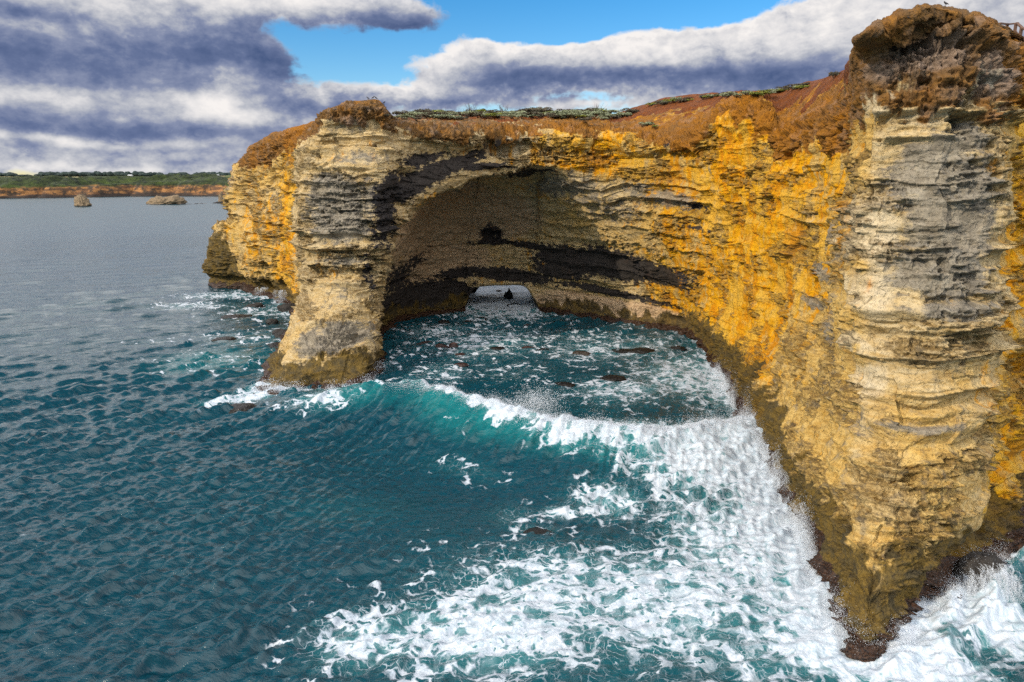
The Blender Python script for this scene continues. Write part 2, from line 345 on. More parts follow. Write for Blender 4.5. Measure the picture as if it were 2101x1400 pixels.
x, y, z = Gf[..., 0], Gf[..., 1], Gf[..., 2]
w1 = fbm(Gf*0.12, 3, off=3)                                 # broad warp
w2 = fbm(Gf*0.45, 3, off=9)
zb = z + (w1-.5)*2.4 + (w2-.5)*0.5 + 0.02*x                 # bedding height
vault = uband(815, 1420, 40)*vband(5.1, 9.6, .35)*(1-uband(1300, 1700, 90)*.8)    # smooth cave vault
sw = fbm(Gf*np.float32(.35), 4, .55, off=200); sw2 = fbm(np.stack([x*1.1, y*1.1, z*.18], -1), 4, .55, off=210); sw3 = fbm(np.stack([x*.3, y*.3, z*1.4], -1), 4, .55, off=220)
wob = (sw-.5)*1.6
capdepth = np.interp(SS, [0, 500, 590, 650, 690, 800, 870, 1030, 1200, 1430, 1600, 1740, 1775, 1850, 2000, 2060, 2130], [2.6, 2.95, 2.9, 2.85, 2.25, 2.3, 2.35, 2.2, 2.2, 2.3, 2.7, 2.75, 2.5, 2.52, 2.5, 2.6, 2.8]).astype(np.float32)[:, None]
capx = Vv - capdepth - wob*.8 - (sw2-.5)*.7
capz = sstep(1.75, 2.0, Vv)*(1-sstep(-.2, .15, capx))
wall = sstep(1.95, 2.15, Vv)*(1-sstep(9.1, 9.5, Vv))*(1-capz)
top = 1-sstep(1.7, 2.2, Vv)
prow = uband(1790, 2075, 30)
pill = uband(635, 800, 20)
rightwall = uband(1440, 1790, 40)
leftface = uband(480, 640, 20)
hole = uband(962, 1103, 6)*sstep(8.4, 9.0, Vv)
# --- hollows between hard beds
def beds(zz, th, seed):
    q = zz/th + (noise1(zz/th*0.37, seed)-.5)*1.4
    k = np.floor(q); f = q-k
    return k, f
k1, f1 = beds(zb, 1.9, 1)
pres1 = sstep(.42, .62, fbm(np.stack([x*.16, y*.16, z*.5], -1), 3, off=21))
hollow = -(np.clip(4*f1*(1-f1), 0, 1)**0.6)*(0.25+0.75*hash1(k1, 2))*pres1
lip = np.exp(-((1-f1)/0.07)**2)*(0.3+0.7*hash1(k1, 5))
k2, f2 = beds(zb + (w2-.5)*.3, 0.42, 4)
pres2 = sstep(.5, .62, fbm(np.stack([x*.4, y*.4, z*1.6], -1), 3, off=33))
plate = (hash1(k2, 7)-.45)*pres2
k3, f3 = beds(zb, 0.16, 6)
pres3 = sstep(.52, .66, fbm(np.stack([x*.7, y*.7, z*3.4], -1), 3, off=51))
thin = (hash1(k3, 9)-.35)*pres3
big = fbm(np.stack([x*.18, y*.18, z*.12], -1), 4, off=60)-.5
mid = fbm(Gf*np.float32(.55), 4, off=70, ridged=True)-.6
mid2 = fbm(Gf*np.float32(1.5), 4, .55, off=75, ridged=True)-.6
flute = fbm(np.stack([x*.9, y*.9, z*.13], -1), 3, off=80, ridged=True)-.6
fine = fbm(Gf*np.float32(4.2), 3, .6, off=90)-.5
bill = np.abs(fbm(Gf*np.float32(.9), 4, .55, off=100)-.5)*2
pit = sstep(.60, .74, fbm(Gf*np.float32([1.5, 1.5, 1.9]), 2, off=110))
pitf = sstep(.60, .72, fbm(Gf*np.float32(4.5), 2, off=120))
print("noise", round(time.time()-T0, 1))
qb = np.floor(Gf*np.float32([.42, .42, .95]) + ((w2-.5)*.9 + (w1-.5)*1.5)[..., None]).astype(np.int64)
blk = hash1(qb[..., 0]*73 + qb[..., 1]*1999 + qb[..., 2]*421, 31)
qb = np.floor(Gf*np.float32([1.1, 1.1, 2.6]) + ((w2-.5)*2.2)[..., None]).astype(np.int64)
blk2 = hash1(qb[..., 0]*79 + qb[..., 1]*1997 + qb[..., 2]*431, 37)
# weathered crust: rough pitted dark patches between smooth clean faces
crn = fbm(np.stack([x*.22, y*.22, z*.5], -1), 5, .6, off=150)
crust = sstep(.49, .60, crn + (hash1(k1, 12)-.5)*.10)
rough = wall*(1-vault*.72)
cl = .25 + .9*crust
D = wall*(big*2.0)*(1-vault*.6)*(1-.45*prow)
thin = thin*(1+.5*prow+.5*pill); hollow = hollow*(1-.35*prow-.5*rightwall); lip = lip*(1-.4*rightwall)
D += rough*(hollow*0.95 + lip*0.42*pres1 + plate*0.60*cl + thin*0.42*cl + mid*0.32*(.4+crust) + (blk-.5)*.42*(1-.5*rightwall) + (blk2-.5)*.16*(.3+crust) + mid2*0.34*cl - pit*0.40*crust - pitf*0.12*crust + crust*.12)
D += (rightwall+.35*leftface+.25*prow)*wall*flute*(0.80+.35*rightwall)*(1-.6*crust)
D += fine*0.16*(wall*(1-vault*.5)*(.3+crust)+capz)
D += vault*wall*(plate*.30 + mid*.45 + hollow*.5 + crust*.15)
D += capz*(1-.6*uband(1735, 1815))*((blk-.5)*.45 + (blk2-.5)*.3 -.08*prow + bill*.40 + mid*.75 + mid2*.55 - pit*.40 - pitf*.2 + plate*.55 + thin*.4 + flute*.55 + fine*.25)
rub = fbm(np.stack([x*.5, y*.5, z*.5], -1), 3, off=130)
rubble = sstep(1.15, 1.75, Vv + (rub-.5)*.7)*(1-sstep(1.9, 2.1, Vv))*np.where(S > 830, 1, .8)
D += top*((fbm(Gf*np.float32(.3), 4, off=140)-.5)*.8 + rubble*(np.clip(bill*1.0-.1, 0, 1)*.8 + mid2*.5) + fine*.06)
D *= 1-.5*uband(1735, 1815)*top
D += (uband(1750, 2120)+uband(480, 815))*.6*top*sstep(.7, 1.0, Vv)*(mid*.55+mid2*.45+(bill-.3)*.3)*(1-.7*uband(1735, 1815))
# large set pieces: ledges on the prow, notch at the foot
for (pyl, amp, th) in ((640, .40, .35), (700, -.25, .5), (850, .45, .22), (905, -.55, .5), (945, .30, .25), (1030, .2, .3)):
    zl = at(1900, pyl, 31.2)[2]
    D += prow*wall*amp*(.35+1.2*w2)*np.exp(-((zb-.02*x-(w1-.5)*1.6-zl)/th)**2)
for (pyl, amp, th) in ((168, .3, .2), (220, .4, .10), (238, -.3, .35), (272, .3, .12)):
    zl = at(1900, pyl, 33.5)[2]
    D += prow*wall*amp*(.2+1.4*w2)*np.exp(-((z-zl+(w1-.5)*.8)/th)**2)
for (pyl, amp, th) in ((505, .5, .35), (540, .35, .25), (575, .6, .35), (650, .4, .4), (312, .5, .3), (475, .45, .4)):
    zl = at(700, pyl, 73)[2]
    D += pill*wall*amp*np.exp(-((z-zl+(w1-.5)*1.2)/th)**2)
D += -1.3*wall*np.exp(-((z-1.4)/.8)**2)*(.4+.8*w2)*np.where(S < 1400, 1, .45)*(1-uband(660, 815)*.8)
D += wall*.30*np.exp(-((z-.2)/.6)**2)*(1-.85*np.maximum(rightwall, prow))
D *= (1-hole*.9)
D *= np.where(U < iL-.5, .6, 1.0)
# sea cave under the left face, holes in the prow cap
Gd = Gf + Nrm.astype(np.float32)*D[..., None].astype(np.float32)
def dent(px, py, r, depth):
    b = blob(px, py, r, r*.8)
    b = sstep(.35, .8, b + (w2-.5)*.5)
    Gd[..., :] -= (Nrm*(b*depth)[..., None]).astype(np.float32)
for d in ((1882, 122, 8, .45),
          (575, 590, 24, 5), (540, 585, 18, 4), (1790, 1185, 26, .9), (1010, 490, 22, 1.2)): dent(*d)
# the notch left by fallen rock above the arch
fresh = sstep(.3, .5, blob(1045, 300, 52, 26))
Gd -= (Nrm*(fresh*.8)[..., None]).astype(np.float32)
print("displaced", round(time.time()-T0, 1))

# --- colour masks (mineral stains, lichen, algae, soil, painted recess shade)
wob = (sw-.5)*1.6
m_soil = np.clip((1-sstep(1.35, 1.8, Vv + wob*.5))*sstep(812, 835, S)*(1-sstep(1745, 1765, S)), 0, 1)
m_cap = (1-sstep(-.16, .16, capx))*(1-m_soil)
m_or = np.interp(SS, [0, 500, 530, 580, 596, 612, 630, 670, 800, 1050, 1120, 1262, 1400, 1480, 1500, 1600, 1700, 1745, 1790, 1850, 2050, 2080, 2140], [.3, .08, .36, .5, .95, .95, .3, .0, .0, .35, .62, .55, .66, .8, .95, .95, .72, .35, .06, .0, .03, .85, .8]).astype(np.float32)[:, None]*np.ones_like(U)
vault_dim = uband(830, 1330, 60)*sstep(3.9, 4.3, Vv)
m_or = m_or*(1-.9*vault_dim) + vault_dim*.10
m_or *= 1-.75*uband(1640, 1800, 60)*sstep(5.5, 7.0, Vv)
m_or = np.clip(m_or + (sw2-.5)*1.5 + (sw3-.5)*.7, 0, 1)
m_gold = np.clip(np.maximum.reduce([rightwall*.9, prow*sstep(5.6, 7.2, Vv)*.52, uband(1120, 1480, 60)*.75*(1-.55*vault_dim), leftface*.55, uband(2060, 2200)*.9, pill*sstep(7, 8, Vv)*.35]) + (sw-.5)*1.0, 0, 1)
m_gr = np.zeros_like(U); m_dk = np.zeros_like(U); m_br = np.zeros_like(U); m_wh = np.zeros_like(U)
def paint(m, items, k=1.0):
    for (px, py, rx, ry, *t) in items:
        b = blob(px, py, rx, ry, tilt=t[0] if t else 0.0)
        np.maximum(m, b*(t[1] if len(t) > 1 else 1.0)*k, out=m)
paint(m_gr, [(1900, 110, 120, 55, 0, .8), (2045, 150, 60, 60, 0, .9), (1810, 150, 50, 40, 0, .7), (700, 600, 90, 50, 0, .45), (560, 410, 50, 60, 0, .42), (760, 420, 30, 80, 0, .6), (700, 540, 100, 14, 0, .6),(690, 430, 75, 75), (670, 390, 60, 40), (700, 470, 70, 40), (690, 690, 90, 30), (720, 260, 70, 30, 0, .55), (740, 320, 90, 20, 0, .6), (640, 700, 50, 30),
             (1930, 370, 105, 110), (1960, 480, 110, 100), (1930, 560, 120, 70), (2000, 420, 70, 120, 0, .9), (1960, 640, 120, 30, 0, .8), (1850, 560, 60, 60, 0, .7), (1960, 200, 100, 40, 0, .5), (2000, 280, 60, 50, 0, .75),
             (1715, 480, 32, 36, .5, 1.1), (1690, 560, 60, 22, 0, .8), (1660, 620, 60, 18, -.5, .7), (1700, 660, 30, 60, 0, .7), (1760, 870, 40, 40, 0, .5), (470, 380, 30, 60, 0, .5), 
             (1200, 400, 130, 60, -.4, .55), (1370, 415, 60, 22, -.2, .9), (1300, 395, 60, 30, 0, .6), (1150, 390, 120, 30, 0, .7), (1250, 440, 120, 40, 0, .5), (940, 390, 60, 20, 0, .6), (1900, 880, 150, 14, 0, .7), (1870, 1180, 50, 40, 0, .5)])
paint(m_dk, [(800, 400, 26, 60, -.35), (840, 385, 70, 26, .6), (890, 360, 90, 22, .5), (930, 340, 90, 16, .3), (870, 325, 60, 14, .2, .8), (790, 460, 22, 60, 0, .8), (990, 345, 70, 10, 0, .9), (1080, 362, 90, 10, 0, .7),  # black stains, with shade of the lip, cave hole and undercuts painted in
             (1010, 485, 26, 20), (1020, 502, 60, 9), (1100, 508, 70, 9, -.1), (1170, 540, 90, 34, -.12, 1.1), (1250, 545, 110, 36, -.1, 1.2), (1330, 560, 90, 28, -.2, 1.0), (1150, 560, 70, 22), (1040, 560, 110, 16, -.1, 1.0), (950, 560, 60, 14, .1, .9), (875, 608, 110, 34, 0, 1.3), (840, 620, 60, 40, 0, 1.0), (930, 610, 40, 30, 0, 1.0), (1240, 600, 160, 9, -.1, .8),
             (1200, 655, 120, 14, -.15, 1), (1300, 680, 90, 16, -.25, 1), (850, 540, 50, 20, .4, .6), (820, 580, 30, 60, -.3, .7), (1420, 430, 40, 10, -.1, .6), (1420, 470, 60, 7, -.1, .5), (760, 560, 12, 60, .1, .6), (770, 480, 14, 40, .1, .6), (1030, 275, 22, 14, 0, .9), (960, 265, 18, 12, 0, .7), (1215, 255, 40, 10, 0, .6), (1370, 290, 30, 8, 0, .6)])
paint(m_br, [(870, 470, 120, 70), (900, 540, 120, 50), (1000, 450, 120, 60), (1130, 620, 50, 20), (1250, 625, 150, 16, -.1), (1340, 640, 70, 16, -.2), (940, 420, 80, 40, .3)])
paint(m_wh, [(1045, 300, 52, 26, .15, 1.1), (650, 480, 30, 120, 0, .5), (1800, 480, 50, 120, .15, .8), (1790, 600, 50, 80, 0, .7), (1780, 780, 40, 60, -.3, .7), (1800, 200, 60, 60, 0, .7), (1900, 240, 120, 30, 0, .6), (700, 540, 90, 30, 0, .5), (1740, 700, 60, 30, -.6, .6), (1640, 360, 40, 40, 0, .5), (1660, 450, 40, 40, 0, .5), (1860, 760, 90, 30, 0, .35), (740, 600, 60, 40, 0, .4)])
alg = 1-sstep(-1.3, 1.3, z - (2.5 + (sw-.5)*3.0 + (sw2-.5)*3.0 + prow*0.5 + rightwall*1.2 + leftface*1.0 + uband(480, 535, 14)*7.5 - uband(815, 1400)*.6))
wet = 1-sstep(-.35, .35, z - (.75 + (sw-.5)*1.0 + (sw2-.5)*.8))
crev = np.clip(-D + 0.0, -1, 1)

me = mesh_np("cliff", Gd.reshape(-1, 3), grid_faces(nu, nv))
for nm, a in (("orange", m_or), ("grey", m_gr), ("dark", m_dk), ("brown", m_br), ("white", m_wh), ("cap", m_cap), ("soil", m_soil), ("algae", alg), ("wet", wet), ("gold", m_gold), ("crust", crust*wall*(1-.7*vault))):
    fattr(me, nm, a)

mt, N = material("layered_limestone")
pos = N.pos()
warp = N.noise(pos, .5, 3, .5, color=True)
pb = N.vm('ADD', pos, N.vm('SCALE', N.vm('SUBTRACT', warp, (.5, .5, .5)), scale=1.2))
nA = N.noise(pos, 1.3, 8, .62); nB = N.noise(N.scale(pos, (1, 1, .22)), 2.2, 6, .6); nC = N.noise(N.scale(pb, (.5, .5, 3.2)), 1.6, 7, .62); nD = N.noise(pos, 7.0, 6, .65)
def thr(name, lo, hi, n, k): return N.ss(lo, hi, N.m('ADD', N.attr(name), N.m('MULTIPLY', N.m('SUBTRACT', n, .5), k)))
col = N.mix(N.ss(.35, .65, nC), (.47, .38, .235), (.42, .30, .14))
gold = N.mix(N.ss(.36, .64, nC), (.51, .355, .135), (.42, .26, .080))
col = N.mix(N.m('MULTIPLY', N.ss(.05, .75, N.attr('gold')), .85), col, gold)
col = N.mix(N.ss(.52, .7, nA), col, (.30, .235, .14))
crn = thr('crust', .45, .62, N.m('ADD', N.m('MULTIPLY', nA, .5), N.m('MULTIPLY', nC, .5)), 1.1)
CRUST = N.m('MULTIPLY', crn, N.ss(.36, .60, N.m('ADD', N.m('MULTIPLY', nD, .5), N.m('MULTIPLY', nC, .5))))
col = N.mix(N.m('MULTIPLY', N.ss(.50, .72, N.m('ADD', N.m('MULTIPLY', nC, .6), N.m('MULTIPLY', nD, .4))), .75), col, (.12, .095, .06))
white = N.mix(N.ss(.4, .7, nA), (.52, .445, .32), (.44, .35, .21))
col = N.mix(N.m('MULTIPLY', thr('white', .35, .6, nA, .7), .9), col, white)
orc = N.mix(N.ss(.38, .64, nB), (.62, .315, .030), (.54, .205, .014))
orc = N.mix(N.ss(.45, .7, nA), orc, (.60, .39, .11))
orc = N.mix(N.m('MULTIPLY', N.ss(.46, .60, N.noise(N.scale(pos, (1, 1, .8)), .22, 4, .6)), .75), orc, (.57, .36, .085))
orc = N.mix(N.m('MULTIPLY', N.ss(.55, .66, N.noise(N.scale(pos, (1, 1, .5)), .35, 5, .6)), .7), orc, (.40, .15, .02))
col = N.mix(N.m('MULTIPLY', thr('orange', .34, .80, nB, 1.15), .88), col, orc)
col = N.mix(N.m('MULTIPLY', CRUST, .78), col, N.mix(N.ss(.4, .65, nA), (.13, .085, .035), (.075, .060, .042)))
spots = N.m('MULTIPLY', N.ss(.56, .66, N.m('ADD', N.m('MULTIPLY', nD, .45), N.m('MULTIPLY', nC, .55))), N.attr('orange'))
col = N.mix(N.m('MULTIPLY', spots, .8), col, (.10, .065, .025))
br = N.mix(N.ss(.35, .65, nC), (.52, .385, .26), (.40, .285, .185))
col = N.mix(N.m('MULTIPLY', thr('brown', .25, .6, nA, .5), .85), col, br)
gr = N.mix(N.ss(.38, .66, nA), (.225, .212, .185), (.120, .112, .098))
gr = N.mix(N.m('MULTIPLY', N.ss(.55, .7, nD), .6), gr, (.42, .37, .28))
col = N.mix(N.m('MULTIPLY', thr('grey', .34, .62, N.m('ADD', N.m('MULTIPLY', nA, .55), N.m('MULTIPLY', nC, .45)), 1.8), .82), col, gr)
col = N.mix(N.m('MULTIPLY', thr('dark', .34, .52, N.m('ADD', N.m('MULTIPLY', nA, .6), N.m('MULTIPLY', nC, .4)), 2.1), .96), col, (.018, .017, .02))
cap = N.mix(N.ss(.40, .62, nA), (.115, .070, .034), (.195, .105, .038))
cap = N.mix(N.ss(.50, .72, nD), cap, (.095, .062, .035))
cap = N.mix(N.m('MULTIPLY', N.ss(.53, .66, N.noise(pos, .6, 4, .6)), .6), cap, (.22, .165, .125))
cap = N.mix(N.m('MULTIPLY', N.attr('orange'), .40), cap, (.44, .17, .018))
cap = N.mix(N.m('MULTIPLY', thr('grey', .35, .65, nA, .8), .75), cap, N.mix(N.ss(.4, .62, nC), (.235, .185, .150), (.125, .100, .085)))
col = N.mix(thr('cap', .35, .65, nA, .8), col, cap)
soil = N.mix(N.ss(.4, .65, nA), (.175, .060, .020), (.105, .038, .018))
soil = N.mix(N.m('MULTIPLY', N.ss(.54, .66, nD), .55), soil, (.25, .10, .03))
col = N.mix(thr('soil', .4, .6, nA, .6), col, soil)
alc = N.mix(N.ss(.38, .62, nA), (.120, .080, .022), (.050, .040, .019))
alc = N.mix(N.ss(.54, .66, nD), alc, (.028, .022, .014))
col = N.mix(N.m('MULTIPLY', thr('algae', .4, .62, nB, .9), .93), col, alc)
wtc = N.mix(N.ss(.4, .62, nD), (.055, .028, .016), (.018, .012, .010))
fw = thr('wet', .4, .6, nA, .6)
col = N.mix(fw, col, wtc)
col = N.n('ShaderNodeHueSaturation', {'Saturation': 1.1, 'Value': .80, 'Color': col}).outputs[0]
hgt = N.m('ADD', N.m('MULTIPLY', N.noise(pos, 3.2, 9, .66), .5), N.m('MULTIPLY', N.noise(N.scale(pb, (.5, .5, 3.5)), 2.6, 7, .65), .30))
hgt = N.m('ADD', hgt, N.m('MULTIPLY', N.ss(.5, .68, N.noise(pos, 5.5, 3, .55)), -.28))
bump = N.n('ShaderNodeBump', {'Strength': 1.0, 'Distance': .17, 'Height': hgt})
finish(N, col, N.m('SUBTRACT', .92, N.m('MULTIPLY', fw, .5)), bump.outputs[0], spec=.25)
ROCK = mt
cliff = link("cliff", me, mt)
tag(cliff, "towering layered limestone cliff with sea arch, orange stained wall and jutting prow", "cliff", kind="structure")
print("cliff done", round(time.time()-T0, 1))

GdN = grid_normals(Gd)
def ground(px, py):
    """point on the finished cliff surface"""
    global px1, py1, dep1
    d = (px1-px)**2 + (py1-py)**2
    near = (d < 16) & vis
    k = np.where(near, dep1, 1e9).argmin() if near.any() else np.where(vis, d, 1e9).argmin()
    i, j = np.unravel_index(k, d.shape); return Gd[i, j].astype(float), (i, j)
px1, py1, dep1 = bearing(Gd)

# ------------------------------------------------------------------ sea
HZ = H0/2 - F*math.tan(PITCH)
rows_py = np.concatenate([np.linspace(1440, 470, 690), np.linspace(468.6, HZ+1.2, 150)])
rr = CAM_Z/np.tan(PITCH + np.arctan((rows_py-700)/F)); rr = np.concatenate([[2.0, 8.0, 14.0], rr[rr > 14.6], [40000, 80000]])
aa = np.concatenate([np.linspace(-180, -42, 14)[:-1], np.linspace(-42, 42, 1000), np.linspace(42, 180, 14)[1:]])
A, R = np.meshgrid(np.radians(aa), rr, indexing='ij')
SX, SY = (R*np.sin(A)).astype(np.float32), (R*np.cos(A)).astype(np.float32)
dr = np.gradient(rr).astype(np.float32)[None, :]
def pline(pts):
    return [sea_at(*p)[:2] for p in pts]
def seg_dist(pts, signed=False):
    best = np.full(SX.shape, 1e9, np.float32); sgn = np.zeros_like(best); par = np.zeros_like(best); L = 0
    for (a, b) in zip(pts[:-1], pts[1:]):
        vx, vy = b[0]-a[0], b[1]-a[1]; ll = vx*vx+vy*vy; l = math.sqrt(ll)
        t = np.clip(((SX-a[0])*vx+(SY-a[1])*vy)/ll, 0, 1)
        ex, ey = SX-a[0]-t*vx, SY-a[1]-t*vy
        d = np.sqrt(ex*ex+ey*ey); m = d < best
        best = np.where(m, d, best); par = np.where(m, L+t*l, par)
        sgn = np.where(m, np.sign(vx*ey-vy*ex), sgn); L += l
    return best, sgn, par/L
def sblob(px, py, rx, ry, rot=0.0):
    c = sea_at(px, py); k = c[1]/F*1.0
    fy = max(.12, math.sin(PITCH+math.atan((py-700)/F)))
    dx, dy = (SX-c[0])/(k), (SY-c[1])/(k/fy)
    ca, sa = math.cos(rot), math.sin(rot)
    return np.exp(-((dx*ca+dy*sa)/rx)**2 - ((-dx*sa+dy*ca)/ry)**2)
S3 = np.stack([SX, SY, np.zeros_like(SX)], -1)
near = R < 900
gust = fbm(S3*np.float32(.035), 3, off=300)
# wind sea
H = np.zeros_like(SX); rw = np.random.default_rng(5)
main = math.atan2(-.83, .52)
calm = np.clip(1 - .55*sstep(0, 1, np.maximum(np.maximum(sblob(1150, 740, 380, 90), sblob(900, 1050, 300, 120)*.8), 1.1*sblob(1350, 1250, 600, 250))), .3, 1)
for k in range(110):
    lam = 0.48*(7/0.48)**(rw.random()**1.12)
    th = main + rw.normal()*(.24 + .20*(lam < 1.2))
    amp = 0.0140*min(lam, 2.2)**0.80*(0.5+rw.random())*(1 if lam < 2.2 else (2.2/lam)**.5)
    ph = rw.random()*6.28; kk = 2*math.pi/lam
    fade = np.clip(lam/(2.6*np.maximum(dr, R*.0015))-.4, 0, 1)
    H += (amp*np.sin(kk*(SX*math.cos(th)+SY*math.sin(th))+ph + (gust-.5)*9)*fade).astype(np.float32)
H = H*(.55+.9*gust)*calm*1.0
H = H + 1.6*np.clip(H, 0, 1)**2
# breaker
cr_z = [.3, .5, 1.0, 1.5, 2.0, 2.4, 2.5, 2.3, 2.0, 1.8, 1.5, 1.1]
cr_pts = [sea_at(px, py, zc_)[:2] for (px, py), zc_ in zip([(540, 806), (640, 812), (760, 806), (850, 800), (920, 810), (1000, 824), (1100, 845), (1200, 862), (1300, 872), (1400, 876), (1500, 862), (1560, 856)], cr_z)]
cd, cs, cpar = seg_dist(cr_pts)
sd_ = cd*-cs                                             # + toward the camera
crest_h = np.interp(cpar, [0, .12, .25, .4, .6, .8, 1], [.3, .9, 1.8, 2.5, 2.3, 1.8, 1.1])
crest_h = crest_h*(.85+.35*noise1(cpar*14, 3))
wobc = (noise1(cpar*26, 8)-.5)*.9
s_ = sd_ + wobc
prof = np.where(s_ > 0, np.exp(-(s_/3.9)**1.25)*1.0 - .26*np.exp(-((s_-9)/4.5)**2), np.exp(-(np.abs(s_)/2.0)**1.7))
inr = sstep(0, .06, cpar)*(1-sstep(.97, 1.0, cpar)*.3)
H += (crest_h*prof*inr*np.where(near, 1, 0)).astype(np.float32)
stria = fbm(np.stack([cpar*70 + s_*.35, s_*.22, SX*0], -1), 4, .55, off=360)
H += ((stria-.5)*.42*np.exp(-((s_-2.6)/3.2)**2)*inr*(s_ > -1)).astype(np.float32)
# distance to the cliff foot, from the control net
foot = 0
footL = [tuple(net[i, 9, :2]) for i in range(iL, 17)]
footC = [tuple(net[i, 9, :2]) for i in range(25, 30)]
footR = [tuple(net[i, 9, :2]) for i in range(29, len(net)-2)]
dL = seg_dist(footL)[0]; dC = seg_dist(footC)[0]; dR, _, pR = seg_dist(footR)
dfoot = np.minimum(np.minimum(dL, dC), dR)
# foam density
foam = np.zeros_like(SX)
def fmax(a): np.maximum(foam, a, out=foam)
n1 = fbm(S3*np.float32(.22), 4, off=310); n2 = fbm(S3*np.float32([.5, .9, 1]), 4, off=320)
fmax(.84*sblob(1250, 1230, 560, 190)); fmax(.94*sblob(1000, 1290, 360, 130)); fmax(.84*sblob(760, 1310, 200, 90)); fmax(.76*sblob(1500, 1120, 230, 260)); fmax(.80*sblob(1600, 1050, 170, 260)); fmax(.72*sblob(1700, 1330, 260, 90)); fmax(.75*sblob(1900, 1380, 260, 80)); fmax(.62*sblob(1500, 1350, 350, 110)); fmax(.9*sblob(2060, 1280, 130, 90))
fmax(1.15*sblob(1350, 905, 260, 45)); fmax(.95*sblob(1420, 960, 190, 60)); fmax(1.0*sblob(1540, 960, 110, 90)); fmax(.75*sblob(1250, 1020, 120, 50)); fmax(.5*sblob(1060, 1050, 90, 40)); fmax(.42*sblob(960, 960, 130, 22, -.2)); fmax(.6*sblob(1100, 1075, 110, 16)); fmax(.8*sblob(1150, 1040, 60, 18))
fmax(.74*sblob(1400, 770, 160, 70)); fmax(.64*sblob(1250, 715, 230, 50)); fmax(.58*sblob(1000, 700, 240, 60)); fmax(.62*sblob(1280, 800, 220, 45)); fmax(.56*sblob(900, 680, 130, 30)); fmax(.54*sblob(900, 765, 110, 36)); fmax(.46*sblob(1060, 760, 160, 40))
fmax(1.7*sblob(1030, 594, 130, 46)); fmax(.75*sblob(460, 607, 120, 10)); fmax(.62*sblob(400, 628, 120, 10)); fmax(.5*sblob(520, 640, 110, 22)); fmax(.5*sblob(500, 690, 130, 22)); fmax(.42*sblob(430, 740, 140, 36)); fmax(.35*sblob(330, 700, 130, 12))  # first patch is sky glare beyond the tunnel, painted as solid foam
fmax(.95*sblob(510, 815, 75, 18, .25)); fmax(1.0*sblob(450, 826, 60, 9)); fmax(.8*sblob(660, 835, 100, 20)); fmax(.55*sblob(640, 812, 130, 14))
foam += (.55*np.exp(-dR/2.6)*sstep(.25, .5, pR) + .35*np.exp(-dR/2.0) + .35*np.exp(-dL/1.6) + .25*np.exp(-dC/1.5))*np.where(near, 1, 0)
# foam on the breaker crest and its tumbling front
cw = np.interp(cpar, [0, .3, .42, .55, .7, 1], [.25, .35, .9, 2.4, 4.5, 6.0])
fr = np.clip(1-(s_-(stria-.5)*cw*1.2)/np.maximum(cw*(.55+.9*n2), .05), 0, 1)*(s_ > -.7)*np.interp(cpar, [0, .22, .35, .5, 1], [.2, .5, .9, 1.2, 1.3])
fmax(fr*sstep(.02, .1, cpar)*1.1)
back = np.exp(-(np.clip(-s_, 0, 99)/1.3)**2)*(s_ <= 0)*np.interp(cpar, [0, .3, .5, 1], [.1, .3, .8, 1.0])
fmax(back)
# far white horses
wh = sstep(.70, .80, fbm(S3*np.float32([.10, .22, 1]), 5, .6, off=330))*.45*(SX < 10)*(R < 400)
crestw = sstep(.30, .5, H)*.4*(R < 160)
fmax(np.maximum(wh*.35, crestw*.5*sstep(.5, .75, n1)))
foam *= (.80+.4*n1)
foam = np.where(near, foam, foam*0)
aer_crestlight = np.clip(foam*.75 + (.15+1.1*stria)*.75*np.exp(-((s_-.9)/2.4)**2)*inr*sstep(.08, .2, cpar)*(.2+crest_h/2.6)*near + .3*sblob(430, 740, 150, 40) + .3*sblob(1050, 880, 260, 60) + .3*sblob(700, 1040, 260, 60), 0, 1.3)  # aerated water, plus light through the thin crest painted into the colour
turb = sstep(.55, 1.0, foam)*np.where(R < 200, 1, 0)
H += turb*((fbm(S3*np.float32(1.1), 4, .6, off=340, ridged=True)-.55)*.13 + (fbm(S3*np.float32(3.2), 3, .6, off=345)-.5)*.05)
H += np.where(R < 120, 1, 0)*sstep(.2, .6, foam)*(fbm(S3*np.float32(.30), 3, off=350)-.5)*.45
streak_dir = np.zeros_like(SX)
sme = mesh_np("sea", np.stack([SX, SY, H], -1).reshape(-1, 3), grid_faces(*SX.shape)[:, ::-1])
fattr(sme, "foam", foam); fattr(sme, "aer_crestlight", aer_crestlight); fattr(sme, "flow", np.exp(-dR/9.0))
kelp = np.clip(np.maximum.reduce([sblob(640, 985, 110, 22), sblob(560, 960, 70, 14), sblob(620, 1150, 90, 22, .2), sblob(980, 780, 200, 25)*.3]), 0, 1)
fattr(sme, "kelp", kelp)
mt, N = material("sea_water")
pos = N.pos()
xy = N.scale(pos, (1, 1, 0))
wv = N.noise(xy, .55, 3, .55, color=True)
wp = N.vm('ADD', xy, N.vm('SCALE', N.vm('SUBTRACT', wv, (.5, .5, .5)), scale=2.2))
wv2 = N.noise(xy, 2.3, 3, .6, color=True)
wp2 = N.vm('ADD', wp, N.vm('SCALE', N.vm('SUBTRACT', wv2, (.5, .5, .5)), scale=.5))
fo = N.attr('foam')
v1 = N.n('ShaderNodeTexVoronoi', {'Vector': N.scale(wp2, (.8, 1.0, 1)), 'Scale': .85, 'Randomness': 1.0}, feature='DISTANCE_TO_EDGE', voronoi_dimensions='2D').outputs['Distance']
v2 = N.n('ShaderNodeTexVoronoi', {'Vector': N.scale(wp2, (.8, 1.1, 1)), 'Scale': 2.6, 'Randomness': 1.0}, feature='DISTANCE_TO_EDGE', voronoi_dimensions='2D').outputs['Distance']
